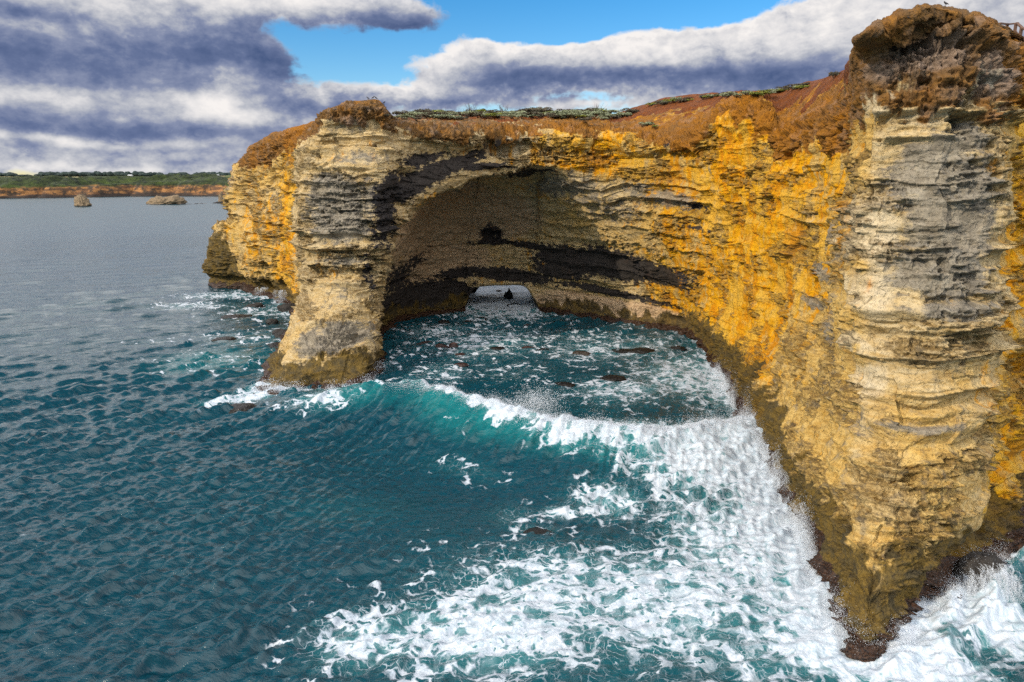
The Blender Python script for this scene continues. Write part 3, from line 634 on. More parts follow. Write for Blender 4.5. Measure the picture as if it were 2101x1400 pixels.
v3 = N.n('ShaderNodeTexVoronoi', {'Vector': wp2, 'Scale': 7.0, 'Randomness': 1.0}, feature='DISTANCE_TO_EDGE', voronoi_dimensions='2D').outputs['Distance']
l1 = N.m('SUBTRACT', 1.0, N.ss(.0, .24, v1)); l2 = N.m('SUBTRACT', 1.0, N.ss(.0, .20, v2)); l3 = N.m('SUBTRACT', 1.0, N.ss(.0, .3, v3))
nz = N.noise(wp, 1.1, 8, .62); nf = N.noise(xy, 9.0, 5, .6)
fl = N.attr('flow')
stk = N.noise(N.n('ShaderNodeMapping', {'Vector': wp, 'Rotation': (0, 0, math.radians(-20)), 'Scale': (1.9, .5, 1)}).outputs[0], 1.0, 7, .62)
rg = N.noise(N.scale(wp, (.8, 1.15, 1)), .75, 6, .55, .6)
ridge = N.m('SUBTRACT', 1.0, N.ss(.0, .16, N.m('ABSOLUTE', N.m('SUBTRACT', rg, .5))))
rg2 = N.noise(N.scale(wp2, (.9, 1.2, 1)), 2.4, 5, .55, .8)
ridge2 = N.m('SUBTRACT', 1.0, N.ss(.0, .14, N.m('ABSOLUTE', N.m('SUBTRACT', rg2, .5))))
vm_ = N.m('MULTIPLY', N.ss(.30, .50, N.noise(xy, .32, 2, .5)), N.m('SUBTRACT', 1.0, N.m('MULTIPLY', fl, .8)))
cell = N.m('ADD', N.m('MULTIPLY', l1, .58), N.m('ADD', N.m('MULTIPLY', l2, .30), N.m('MULTIPLY', l3, .12)))
fil = N.m('ADD', N.m('MULTIPLY', ridge, .48), N.m('MULTIPLY', ridge2, .36))
f1 = N.n('ShaderNodeTexVoronoi', {'Vector': N.scale(wp2, (.75, 1.0, 1)), 'Scale': .80, 'Randomness': 1.0}, feature='F1', voronoi_dimensions='2D').outputs['Distance']
f2 = N.n('ShaderNodeTexVoronoi', {'Vector': N.scale(wp2, (.75, 1.1, 1)), 'Scale': 2.1, 'Randomness': 1.0}, feature='F1', voronoi_dimensions='2D').outputs['Distance']
na = N.noise(xy, .55, 4, .6); nb = N.noise(wp, 1.7, 6, .62)
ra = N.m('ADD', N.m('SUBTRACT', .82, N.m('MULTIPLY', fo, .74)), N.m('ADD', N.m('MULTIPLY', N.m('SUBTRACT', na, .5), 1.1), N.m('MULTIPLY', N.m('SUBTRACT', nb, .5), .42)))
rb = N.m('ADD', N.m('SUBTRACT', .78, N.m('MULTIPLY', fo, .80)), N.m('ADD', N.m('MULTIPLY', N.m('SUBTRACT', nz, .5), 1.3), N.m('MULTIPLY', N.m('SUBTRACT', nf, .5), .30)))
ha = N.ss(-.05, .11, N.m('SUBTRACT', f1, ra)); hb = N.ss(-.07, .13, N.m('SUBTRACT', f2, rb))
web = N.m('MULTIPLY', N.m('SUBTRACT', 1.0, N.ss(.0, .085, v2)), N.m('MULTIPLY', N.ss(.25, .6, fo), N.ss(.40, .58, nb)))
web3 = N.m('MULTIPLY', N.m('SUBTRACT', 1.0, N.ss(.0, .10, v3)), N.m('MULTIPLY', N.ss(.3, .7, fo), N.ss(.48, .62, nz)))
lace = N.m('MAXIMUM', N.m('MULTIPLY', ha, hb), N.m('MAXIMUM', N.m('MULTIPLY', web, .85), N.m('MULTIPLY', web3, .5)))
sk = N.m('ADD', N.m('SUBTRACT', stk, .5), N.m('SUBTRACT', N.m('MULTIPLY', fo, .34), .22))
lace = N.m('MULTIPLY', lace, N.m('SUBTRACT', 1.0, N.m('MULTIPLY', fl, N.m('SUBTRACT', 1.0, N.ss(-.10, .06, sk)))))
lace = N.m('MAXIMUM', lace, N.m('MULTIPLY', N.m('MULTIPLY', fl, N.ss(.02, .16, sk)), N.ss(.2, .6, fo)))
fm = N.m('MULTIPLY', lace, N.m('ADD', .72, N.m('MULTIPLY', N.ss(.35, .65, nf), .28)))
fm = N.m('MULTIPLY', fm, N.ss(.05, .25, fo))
ae = N.attr('aer_crestlight')
deep = N.mix(N.noise(xy, .06, 3, .5), (.002, .027, .043), (.004, .042, .058))
wcol = N.mix(N.ss(.1, 1.0, ae), deep, (.005, .110, .118))
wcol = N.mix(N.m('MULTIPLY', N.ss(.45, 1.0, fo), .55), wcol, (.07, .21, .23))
kn = N.ss(.62, .72, N.noise(N.scale(wp, (1, 2.2, 1)), 1.6, 6, .62))
wcol = N.mix(N.m('MULTIPLY', N.attr('kelp'), kn), wcol, (.012, .010, .005))
rip = N.noise(N.n('ShaderNodeMapping', {'Vector': xy, 'Rotation': (0, 0, math.radians(-32)), 'Scale': (1.0, 3.0, 1)}).outputs[0], 2.0, 6, .58, .4)
rip2 = N.noise(N.scale(xy, (1, 1.7, 1)), 7.0, 4, .55)
dist = N.vm('LENGTH', xy)
hw = N.m('ADD', N.m('MULTIPLY', rip, .11), N.m('MULTIPLY', rip2, .008))
bw = N.n('ShaderNodeBump', {'Strength': .8, 'Distance': .8, 'Height': hw})
water = N.n('ShaderNodeBsdfPrincipled', {'Base Color': wcol, 'Roughness': N.m('ADD', .06, N.m('MULTIPLY', N.ss(60, 450, dist), .26)), 'IOR': 1.333, 'Specular IOR Level': .5, 'Normal': bw.outputs[0]})
fh = N.m('ADD', N.m('MULTIPLY', fm, .10), N.m('MULTIPLY', N.noise(wp2, 4.5, 7, .65), .22))
bf = N.n('ShaderNodeBump', {'Strength': .36, 'Distance': .4, 'Height': fh})
fcol = N.mix(N.ss(.35, .7, N.noise(wp2, 3.0, 6, .6)), (.56, .60, .66), (.34, .41, .48))
fb = N.n('ShaderNodeBsdfPrincipled', {'Base Color': fcol, 'Roughness': .75, 'Specular IOR Level': .2, 'Normal': bf.outputs[0]})
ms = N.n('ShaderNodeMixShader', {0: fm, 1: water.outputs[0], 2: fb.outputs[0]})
N.n('ShaderNodeOutputMaterial', {'Surface': ms.outputs[0]})
sea = link("sea", sme, mt); tag(sea, "dark teal sea with a breaking wave and lacy white foam", "sea", kind="structure")
print("sea", SX.shape, round(time.time()-T0, 1))
#@@REST
# ------------------------------------------------------------------ rocks
def seah(p):
    ia = np.clip(((np.degrees(np.arctan2(p[:, 0], p[:, 1]))+42)/84*999).astype(int)+13, 0, SX.shape[0]-1); ir = np.clip(np.searchsorted(rr, np.hypot(p[:, 0], p[:, 1])), 0, len(rr)-1)
    return H[ia, ir]
def rock_mat(name, a, b, wetcol):
    mt, N = material(name)
    ob = N.n('ShaderNodeTexCoord').outputs['Object']; pos = N.pos()
    n1 = N.noise(ob, 1.6, 7, .62); n2 = N.noise(N.scale(ob, (1, 1, 3)), 4.0, 6, .62)
    c = N.mix(N.ss(.4, .62, n1), a, b)
    c = N.mix(N.m('MULTIPLY', N.ss(.52, .66, n2), .7), c, wetcol)
    zz = N.n('ShaderNodeSeparateXYZ', {0: pos}).outputs[2]
    wetf = N.m('SUBTRACT', 1.0, N.ss(.2, .8, N.m('ADD', zz, N.m('MULTIPLY', N.m('SUBTRACT', n1, .5), .6))))
    c = N.mix(wetf, c, wetcol)
    bp = N.n('ShaderNodeBump', {'Strength': .9, 'Distance': .2, 'Height': N.m('ADD', n1, N.m('MULTIPLY', n2, .6))})
    finish(N, c, N.m('SUBTRACT', .85, N.m('MULTIPLY', wetf, .45)), bp.outputs[0]); return mt
M_DARK = rock_mat("wet_dark_rock", (.034, .029, .025), (.020, .018, .017), (.010, .009, .008))
M_RED = rock_mat("reddish_reef_rock", (.20, .095, .065), (.13, .060, .045), (.035, .020, .018))
M_OCH = rock_mat("weathered_ochre_rock", (.20, .145, .085), (.11, .085, .055), (.035, .028, .022))
def make_rock(loc, dims, seed, mat, label, group=None, cat="rock", name="rock", sub=4, rough=.5, peak=0.0):
    V, Fq = ICO[sub]; V = V.copy()
    n = fbm(V*1.3, 4, .55, off=seed*3.1); r = fbm(V*3.1, 3, .55, off=seed*5.3, ridged=True)
    k = np.floor(V[:, 2]*6+seed); V = V*(1+(n-.5)*1.5*rough+(r-.6)*.55*rough+(hash1(k, seed)-.5)*.14)[:, None]
    if peak: V[:, 2] += peak*np.exp(-((V[:, 0]-.2)/.35)**2-(V[:, 1]/.5)**2)*(V[:, 2] > 0)
    V = V*np.array(dims)/2
    o = link(name, mesh_np(name, V, Fq, True, True), mat); o.location = loc
    return tag(o, label, cat, group)
def sea_rock(px, py, w, h, seed, mat, label, group, depth=1.0, **kw):
    c = sea_at(px, py); k = c[1]/F*1.03
    wm, hm = w*k, h*k
    return make_rock((c[0], c[1]+wm*.25, -(.10 if h > 10 else .45 if px != 1102 else .55)*hm + float(seah(np.array([[c[0], c[1]+wm*.25]]))[0])), (wm, wm*.75*depth, hm*1.9), seed, mat, label, group, **kw)
CG = "rocks awash in the cove under the arch"
for i, (px, py, w, h, mt, lab) in enumerate([
    (912, 664, 26, 10, M_DARK, "dark wet boulder near the cave's shadowed inner wall"), (1082, 668, 18, 9, M_RED, "small pinkish boulder in the water just right of the tunnel"),
    (868, 705, 44, 6, M_RED, "flat reddish reef slab beside the foot of the pillar"), (904, 712, 34, 10, M_RED, "pinkish rounded rock rising from the middle of the reef slabs"), (931, 712, 22, 11, M_RED, "upright reddish rock on the right end of the reef slabs"),
    (945, 729, 28, 5, M_RED, "thin reddish slab lowest in the reef group"), (1084, 717, 28, 7, M_RED, "low red-brown rock in mid cove behind the wave"), (1115, 720, 34, 6, M_DARK, "black low rock touching the red-brown one in mid cove"),
    (1193, 728, 38, 9, M_OCH, "brown speckled rock ringed by foam in mid cove"), (1020, 716, 36, 5, M_DARK, "dark sliver of rock barely breaking the surface in mid cove"), (1260, 782, 58, 9, M_DARK, "dark olive rock between green swirls just behind the breaking wave"),
    (1157, 792, 46, 6, M_DARK, "submerged dark rock right behind the wave crest"), (1393, 719, 34, 8, M_DARK, "isolated dark rock in white water near the orange wall"), (1318, 724, 56, 5, M_DARK, "long flat dark rock in pale foam near the right wall"),
    (1280, 722, 42, 4, M_DARK, "low dark rock at the left end of the long flat one"), (989, 655, 24, 9, M_DARK, "dark boulder in the mouth of the sea tunnel"), (946, 752, 30, 4, M_RED, "faint reddish slab in dark water above the wave crest"),
    (850, 668, 30, 8, M_DARK, "dark rock at the base of the black cave wall"), (960, 662, 20, 6, M_DARK, "small dark rock in front of the left tunnel jamb")]):
    sea_rock(px, py, w, h, i+1, mt, lab, CG)
for i, (px, py, w, h, mt, lab) in enumerate([(1057, 628, 30, 4, M_DARK, "low black reef just outside the far end of the tunnel"), (1043, 614, 17, 13, M_DARK, "pointed dark rock standing in the bright sea seen through the tunnel"), (1023, 598, 13, 5, M_RED, "tiny reddish rock farthest out in the sea behind the tunnel")]):
    sea_rock(px, py, w, h, 40+i, mt, lab, "rocks in the sea beyond the tunnel", peak=.5 if i == 1 else 0)
for i, (px, py, w, h, mt, lab) in enumerate([
    (521, 634, 44, 12, M_DARK, "brown rounded rock in foam below the far headland"), (478, 652, 80, 5, M_DARK, "long flat dark rock shelf in the water left of the headland"), (556, 665, 26, 11, M_DARK, "black pointed rock beside the brown shore boulders"),
    (590, 640, 40, 18, M_DARK, "brown shore boulder piled against the headland foot"), (608, 668, 44, 22, M_DARK, "tall brown boulder where the pillar meets the shore rocks"), (576, 690, 40, 12, M_DARK, "low brown boulder below the tall shore boulder"), (566, 712, 50, 10, M_DARK, "wet brown ledge rock at the back of the pillar foot"),
    (492, 844, 70, 9, M_DARK, "smooth dark rock with white swash pouring over it, left of the pillar foot"), (455, 700, 50, 4, M_DARK, "thin dark rock among foam streaks left of the pillar")]):
    sea_rock(px, py, w, h, 60+i, mt, lab, "rocks along the left headland")
sea_rock(1102, 1090, 62, 3, 80, M_DARK, "dark brown rock surfacing under the swirl in the foreground foam", None)
sea_rock(2022, 1205, 112, 72, 81, M_DARK, "dark boulder under white cascading water at the right base of the prow", None, depth=.8)
SG = "sea stacks off the far shore"
sea_rock(165, 424, 27, 20, 90, M_OCH, "small blocky sea stack standing alone on the left", SG, cat="sea stack", name="sea_stack", rough=.75, depth=1.2, sub=5)
sea_rock(336, 420, 56, 19, 91, M_OCH, "broad humped sea stack in front of the far shore", SG, cat="sea stack", name="sea_stack", rough=.75, sub=5)
sea_rock(453, 417, 9, 23, 92, M_OCH, "thin upright sea stack beside the near headland", SG, cat="sea stack", name="sea_stack", rough=.75, sub=5)
for i, (px, w, h, lab) in enumerate([(370, 16, 4, "low dark skerry touching the broad sea stack"), (387, 9, 2, "tiny middle skerry right of the broad sea stack"), (402, 9, 2, "tiny skerry between the broad stack and the flat reef"), (412, 22, 2, "thin flat skerry just short of the upright stack"), (444, 22, 5, "dark reef at the foot of the upright sea stack")]):
    sea_rock(px, 420-i*.6, w, h, 95+i, M_DARK, lab, "skerries off the far shore", name="skerry", cat="skerry", sub=3)
print("rocks", round(time.time()-T0, 1))

# ------------------------------------------------------------------ far coast
cx = np.linspace(-1500, 500, 640); depth = np.concatenate([[0, 2, 5, 8, 10, 12, 14, 17, 20, 24, 28, 33], np.linspace(38, 160, 60), np.linspace(180, 2600, 24)])
CX, DD = np.meshgrid(cx, depth, indexing='ij')
sh = (fbm(np.stack([cx*.006, cx*0, cx*0], -1), 4, off=400)-.5)*150 + (fbm(np.stack([cx*.03, cx*0, cx*0], -1), 3, off=410, ridged=True)-.5)*40
cliffh = 9 + 7*(fbm(np.stack([cx*.012, cx*0, cx*0], -1), 3, off=420)-.5)*2
zprof = np.interp(DD, [0, 2, 5, 10, 14, 20, 40, 90, 160, 600, 2600], [-2, 1.5, 2.2, 6.5, 9, 11, 14, 17.2, 18.2, 18.4, 19.6])
gul = fbm(np.stack([CX*.022, DD*.02, CX*0], -1), 4, off=430)
zz = zprof*(np.interp(DD, [0, 10, 20, 60, 160, 3000], [1, 1, 1, 1, 1, 1])) + sstep(4, 14, DD)*(1-sstep(100, 300, DD))*(gul-.5)*17 + sstep(14, 40, DD)*(1-sstep(150, 200, DD))*(fbm(np.stack([CX*.12, DD*.12, CX*0], -1), 4, .6, off=440)-.5)*8
zz = np.where(DD < 1, -2, zz)
CY = 668 + sh[:, None] + DD + (fbm(np.stack([CX*.06, DD*.3, zz*.3], -1), 3, off=450)-.5)*8*(DD < 30)
cme = mesh_np("far_shore", np.stack([CX, CY, zz], -1).reshape(-1, 3), grid_faces(*CX.shape))
mt, N = material("far_shore_ground")
pos = N.pos(); sep = N.n('ShaderNodeSeparateXYZ', {0: pos}); zc = sep.outputs[2]
n1 = N.noise(pos, .05, 6, .6); n2 = N.noise(N.scale(pos, (1, 1, 6)), .08, 6, .6); n3 = N.noise(pos, .22, 5, .6)
zc2 = N.m('ADD', zc, N.m('MULTIPLY', N.m('SUBTRACT', n1, .5), 9))
c = N.mix(N.ss(.4, .6, n2), (.27, .13, .045), (.085, .045, .025))
c = N.mix(N.ss(.46, .62, n3), c, (.045, .032, .022))
c = N.mix(N.m('SUBTRACT', 1.0, N.ss(1.5, 4.0, zc2)), c, (.030, .022, .018))
g = N.mix(N.ss(.42, .6, n3), (.026, .038, .010), (.010, .016, .008))
g = N.mix(N.ss(.5, .7, n1), g, (.050, .072, .014))
c = N.mix(N.ss(8.5, 11.5, zc2), c, g)
c = N.mix(N.ss(860, 900, sep.outputs[1]), c, N.mix(N.ss(.45, .6, n1), (.30, .24, .13), (.10, .13, .04)))
finish(N, c, .95, N.n('ShaderNodeBump', {'Strength': .8, 'Distance': 2.0, 'Height': n3}).outputs[0])
tag(link("far_shore", cme, mt), "low ochre shore with green coastal scrub on the horizon", "shore", kind="structure")

mt, N = material("distant_tree_foliage")
pos = N.pos(); n = N.noise(pos, .35, 5, .65)
finish(N, N.mix(N.ss(.38, .64, n), (.030, .048, .042), (.012, .020, .022)), .95, N.n('ShaderNodeBump', {'Strength': 1, 'Distance': 1.5, 'Height': n}).outputs[0]); M_FAR = mt
def belt(px0_, px1_, h, Y, seed, label):
    xs0, xs1 = at(px0_, 362, Y)[0], at(px1_, 362, Y)[0]
    rg = np.random.default_rng(seed); V0, F0 = ICO[3]; VV_ = []; FF = []; off = 0
    n = max(4, int((xs1-xs0)/3.4))
    for k in range(n):
        t = (k+.5)/n; hh = h*(.72+.4*rg.random())*min(1, .55+2.2*min(t, 1-t)+.3*rg.random()); r = 5.0+4*rg.random()
        V = V0*(1+(fbm(V0*1.8, 3, .6, off=seed*7+k)-.5)*.9)[:, None]*np.array([r, r, hh*.5]) + np.array([xs0+(xs1-xs0)*t+rg.normal()*1.5, Y+rg.normal()*7, 18.6+hh*.5])
        VV_.append(V); FF.append(F0+off); off += len(V)
    o = link("tree_belt", mesh_np("tree_belt", np.concatenate(VV_), np.concatenate(FF), True, True), M_FAR)
    tag(o, label, "tree belt", "tree belts on the horizon", kind="stuff")
for i, (a, b, h, lab) in enumerate([(-60, 34, 8, "dark tree belt at the far left end of the horizon"), (38, 60, 4, "thin low tree belt after the leftmost one"), (82, 122, 9, "dense flat-topped tree belt, first block from the left"), (125, 163, 9.5, "dense tree belt sloping down at its right end"), (170, 310, 9.5, "longest tree belt in the middle of the horizon"), (311, 330, 8.5, "short square tree clump right of the longest belt"), (345, 384, 8, "flat tree belt above the pale field"), (388, 402, 5, "low gap belt between two higher tree belts"), (402, 482, 9, "tree belt nearest the headland above white farm roofs")]):
    belt(a, b, h*1.05, 1450+40*(i % 3), 500+i, lab)

M_WHITE = material("white_paint"); finish(M_WHITE[1], (.5, .5, .49), .6); M_ROOF = material("pale_roof_sheet"); finish(M_ROOF[1], (.38, .39, .41), .5); M_WIN = material("dark_window"); finish(M_WIN[1], (.03, .035, .04), .2)
def box(bm, x0, x1, y0, y1, z0, z1):
    v = [bm.verts.new(p) for p in ((x0, y0, z0), (x1, y0, z0), (x1, y1, z0), (x0, y1, z0), (x0, y0, z1), (x1, y0, z1), (x1, y1, z1), (x0, y1, z1))]
    for f in ((3, 2, 1, 0), (4, 5, 6, 7), (0, 1, 5, 4), (1, 2, 6, 5), (2, 3, 7, 6), (3, 0, 4, 7)): bm.faces.new([v[i] for i in f])
def from_bm(name, bm, mat, parent=None, bev=0):
    bmesh.ops.recalc_face_normals(bm, faces=bm.faces[:])
    if bev: bmesh.ops.bevel(bm, geom=bm.edges[:], offset=bev, segments=1, affect='EDGES')
    me = bpy.data.meshes.new(name); bm.to_mesh(me); bm.free(); return link(name, me, mat, parent)
def farm(px, py, w, label):
    p = at(px, py, 1330); r = empty("farm_building", p); tag(r, label, "farm building", "farm buildings on the far plain")
    b = bmesh.new(); box(b, -w/2, w/2, 0, 6, -2, 2.8); from_bm("wall", b, M_WHITE[0], r)
    b = bmesh.new(); v = [b.verts.new(q) for q in ((-w/2-.4, -.4, 2.8), (w/2+.4, -.4, 2.8), (w/2+.4, 6.4, 2.8), (-w/2-.4, 6.4, 2.8), (-w/2-.4, 3, 4.6), (w/2+.4, 3, 4.6))]
    for f in ((0, 1, 5, 4), (2, 3, 4, 5), (0, 4, 3), (1, 2, 5), (3, 2, 1, 0)): b.faces.new([v[i] for i in f])
    from_bm("roof", b, M_ROOF[0], r)
    for q in (-.3, .25):
        b = bmesh.new(); box(b, q*w-.6, q*w+.6, -.06, -.003, .8, 2); from_bm("window", b, M_WIN[0], r)
farm(408, 364.3, 14, "low white farm shed left of the gabled one"); farm(427, 364.0, 10, "small white farmhouse between two sheds"); farm(440, 363.6, 15, "largest white farm shed nearest the headland"); farm(266, 363.6, 7, "lone white hut on the far plain beneath the longest tree belt")
print("coast", round(time.time()-T0, 1))

# ------------------------------------------------------------------ shrubs on the cliff top
def leaf_mat(name, a, b):
    mt, N = material(name); ob = N.n('ShaderNodeTexCoord').outputs['Object']
    n = N.noise(ob, 3.5, 4, .6); finish(N, N.mix(N.ss(.38, .62, n), a, b), .85); return mt
M_GREY = leaf_mat("grey_green_leaf", (.27, .295, .185), (.13, .155, .085)); M_OLIVE = leaf_mat("olive_leaf", (.20, .215, .035), (.085, .11, .02)); M_BRN = leaf_mat("brown_green_leaf", (.11, .088, .058), (.055, .055, .036))
M_TWIG = material("grey_twig"); finish(M_TWIG[1], (.10, .075, .055), .9)
def shrub_mesh(seed, n=900, twiggy=False):
    rg = np.random.default_rng(seed); Vs = []; Fs = []; mats = []
    nl = 9; lob = np.stack([rg.normal(0, .34, nl), rg.normal(0, .34, nl), .22+.22*rg.random(nl)], -1); lr = .24+.18*rg.random(nl)
    if not twiggy:
        for k in range(n):
            q = rg.integers(nl); d = rg.normal(size=3); d /= np.linalg.norm(d); d[2] = abs(d[2])*.9-.15
            c = lob[q] + d*lr[q]*(.72+.36*rg.random())
            if c[2] < -.02: continue
            a = rg.normal(size=3); a /= np.linalg.norm(a); b = np.cross(a, rg.normal(size=3)); b /= np.linalg.norm(b); sz = .045+.05*rg.random()
            o = len(Vs); Vs += [c-a*sz, c+b*sz*.5, c+a*sz, c-b*sz*.5]; Fs.append((o, o+1, o+2, o+3)); mats.append(0)
    for k in range(26 if twiggy else 9):
        d = rg.normal(size=3)*np.array([.42, .42, 0]); d[2] = .55+.55*rg.random() if twiggy else .5+.35*rg.random()
        p0 = np.array([rg.normal()*.04, rg.normal()*.04, -.1]); p1 = p0+d*.55+rg.normal(size=3)*.04; p2 = p0+d+rg.normal(size=3)*.09
        s0 = np.array([.018, 0, 0]); s1 = np.array([0, .018, 0])
        for (u0, u1, w0, w1) in ((p0, p1, 1, .7), (p1, p2, .7, .25)):
            for s_ in (s0, s1):
                o = len(Vs); Vs += [u0-s_*w0, u0+s_*w0, u1+s_*w1, u1-s_*w1]; Fs.append((o, o+1, o+2, o+3)); mats.append(1)
    me = mesh_np("shrub", np.array(Vs), np.array(Fs), False)
    return me, mats
def shrub_proto(seed, leafm, twiggy=False):
    me, mats = shrub_mesh(seed, twiggy=twiggy); me.materials.append(leafm); me.materials.append(M_TWIG[0])
    mi = np.array(mats, dtype=np.int32)
    if len(mi) == len(me.polygons): me.polygons.foreach_set("material_index", mi)
    return me
PR = {'grey': [shrub_proto(600+i, M_GREY) for i in range(4)], 'olive': [shrub_proto(620+i, M_OLIVE) for i in range(3)], 'brown': [shrub_proto(640+i, M_BRN) for i in range(3)], 'twig': [shrub_proto(660+i, M_BRN, True) for i in range(3)]}
rs = random.Random(21)
LAB = {'grey': "grey-green cushion shrub", 'olive': "bright olive shrub", 'brown': "dark brown-green shrub", 'twig': "bare twiggy shrub"}
def put_shrub(px, py, wpx, kind, where, group, squash=.55):
    p, ij = ground(px, py); k = p[1]/F
    o = bpy.data.objects.new("shrub", rs.choice(PR[kind])); COL.objects.link(o)
    w = wpx*k/1.25; o.location = (p[0], p[1], p[2]-.05); o.scale = (w, w, w*squash*(rs.uniform(.85, 1.25))*(1.7 if kind == 'twig' else 1)); o.rotation_euler = (0, 0, rs.uniform(0, 6.28))
    tag(o, LAB[kind]+" "+where, "shrub", group)
G1_ = "shrubs in the row above the arch"; G2_ = "shrubs along the right skyline"
zones = [(815, 860, 6, "at the left end of the row above the arch"), (868, 960, 22, "in the row above the arch, over the dark stained lip"), (960, 1100, 36, "in the middle of the row above the arch, over the white scar"), (1100, 1230, 32, "in the row above the arch, over the orange bedding"), (1230, 1300, 12, "at the right end of the row, before the red slope")]
for a, b, n, wh_ in zones:
    for i in range(n):
        px = a + (b-a)*(i+rs.random())/n; t = rs.random()
        kind = rs.choices(['grey', 'olive', 'brown', 'twig'], [.5 if t < .6 else .2, .16, .2 if t < .6 else .5, .07])[0]
        put_shrub(px, 243-13*t-(2 if a > 900 else 0), rs.uniform(18, 34), kind, wh_, G1_)
for a, b, y0, y1, n, wh_ in [(1335, 1420, 214, 199, 9, "on the crest of the red slope, behind its hollow"), (1440, 1560, 196, 190, 14, "on the skyline behind the orange knob"), (1560, 1660, 188, 172, 15, "on the skyline left of the tall prow")]:
    for i in range(n):
        t = (i+rs.random())/n
        put_shrub(a+(b-a)*t, y0+(y1-y0)*t+rs.uniform(-1, 5), rs.uniform(14, 26), rs.choices(['grey', 'olive', 'brown'], [.35, .35, .3])[0], wh_, G2_)
put_shrub(1708, 158, 22, 'brown', "alone on the skyline just left of the prow", G2_, .8)
put_shrub(1325, 255, 26, 'grey', "alone on the red slope, larger of a pair", G2_, .5); put_shrub(1341, 257, 14, 'olive', "alone on the red slope, smaller of a pair", G2_, .6); put_shrub(1203, 246, 24, 'brown', "just below the row on the bare soil", G1_, .5); put_shrub(1238, 243, 22, 'grey', "just below the row, last before the orange bluff", G1_)
put_shrub(793, 236, 14, 'brown', "in the notch right of the pillar top", "shrubs on the left pillar"); put_shrub(800, 240, 12, 'twig', "in the notch right of the pillar top", "shrubs on the left pillar")

# ------------------------------------------------------------------ birds
M_BIRD = material("black_feathers"); finish(M_BIRD[1], (.018, .017, .02), .6); M_BEAK = material("dark_horn"); finish(M_BEAK[1], (.07, .055, .04), .5)
def bird(px, py, lab, face):
    crest = np.where(vis & (np.abs(px1-px) < 3.5) & (np.abs(py1-py) < 26) & (dep1 < 90), py1, 1e9)     # stand on the skyline of the rock
    p = Gd[np.unravel_index(crest.argmin(), crest.shape)].astype(float); r = empty("bird", (p[0], p[1], p[2]+.0)); r.rotation_euler = (0, 0, face); r.scale = (.72 if px < 1000 else .5,)*3
    V0, F0 = ICO[3]; V = V0.copy()
    bx = V[:, 0]*.19; rad = np.interp(V[:, 0], [-1, -.5, .3, .8, 1], [.55, .9, 1.0, .8, .6])
    body = np.stack([bx, V[:, 1]*.085*rad, V[:, 2]*.10*rad+.23+bx*.55], -1)
    head = V0*np.array([.055, .045, .05])+np.array([.17, 0, .40]); neck = V0*np.array([.055, .05, .09])+np.array([.145, 0, .34])
    tail = V0*np.array([.14, .045, .016])+np.array([-.24, 0, 0]); tail[:, 2] += .10+(tail[:, 0]+.24)*.55
    o = link("body", mesh_np("body", np.concatenate([body, neck, head, tail]), np.concatenate([F0+i*len(V0) for i in range(4)]), True, True), M_BIRD[0], r)
    for s_ in (-1, 1):
        w = V0*np.array([.17, .016, .065])+np.array([-.05, s_*.085, 0]); w[:, 2] += .24+(w[:, 0])*.5
        link("wing", mesh_np("wing", w, F0, True, True), M_BIRD[0], r)
        b = bmesh.new(); box(b, .015, .030, s_*.04-.008, s_*.04+.008, -.05, .17); box(b, .015, .075, s_*.04-.012, s_*.04+.012, -.01, .005); from_bm("leg", b, M_BEAK[0], r)
    bk = V0*np.array([.045, .014, .014])+np.array([.245, 0, .395]); bk[:, 1:] = (bk[:, 1:]-np.array([0, .395]))*np.clip((.30-bk[:, :1])/.08, 0.05, 1)+np.array([0, .395])
    link("beak", mesh_np("beak", bk, F0, True, True), M_BEAK[0], r)
    tag(r, lab, "bird", "birds perched on the cliff")
bird(1943, 27, "black bird perched on the very top of the prow", 1.9); bird(1862, 66, "black bird on the lower shoulder of the prow", 2.4)
bird(752, 216, "black bird on the pillar top, leftmost of the trio", 2.8); bird(763, 216, "black bird on the pillar top, in the middle of the trio", .4); bird(775, 216, "black bird at the pillar's highest corner, right of the trio", 3.3); bird(790, 240, "black bird on the step below the pillar's right corner", .8)

# ------------------------------------------------------------------ lookout railing
mt, N = material("brown_timber"); ob = N.n('ShaderNodeTexCoord').outputs['Object']; n = N.noise(N.scale(ob, (2, 2, 14)), 2, 5, .6)
finish(N, N.mix(N.ss(.35, .65, n), (.13, .070, .045), (.065, .038, .028)), .8); M_TIM = mt
pts = [at(px, py, Y) for px, py, Y in ((2050, 47, 44), (2067, 49, 46.5), (2085, 47, 45), (2096, 57, 43.5), (2124, 72, 42), (2160, 84, 41))]
r = empty("lookout_railing", (pts[0][0], pts[0][1], pts[0][2]-1.3)); tag(r, "brown timber lookout railing behind the top of the prow", "railing")
o0 = Vector(r.location)
for p in pts:
    b = bmesh.new(); q = Vector(p)-o0; box(b, q.x-.07, q.x+.07, q.y-.07, q.y+.07, -1.8+q.z-1.0, q.z); from_bm("post", b, M_TIM, r, .012)
def rail(p, q, dz, w, h, nm):
    p = Vector(p)-o0; q = Vector(q)-o0; d = (q-p); L = d.length; b = bmesh.new(); box(b, -.12, L+.12, -w, w, -h, h)
    o = from_bm(nm, b, M_TIM, r, .01); o.location = p+Vector((0, -.1, dz)); o.rotation_euler = d.to_track_quat('X', 'Z').to_euler()
for p, q in zip(pts[:-1], pts[1:]):
    rail(p, q, -.05, .07, .045, "top_rail"); rail(p, q, -.55, .025, .07, "middle_rail")

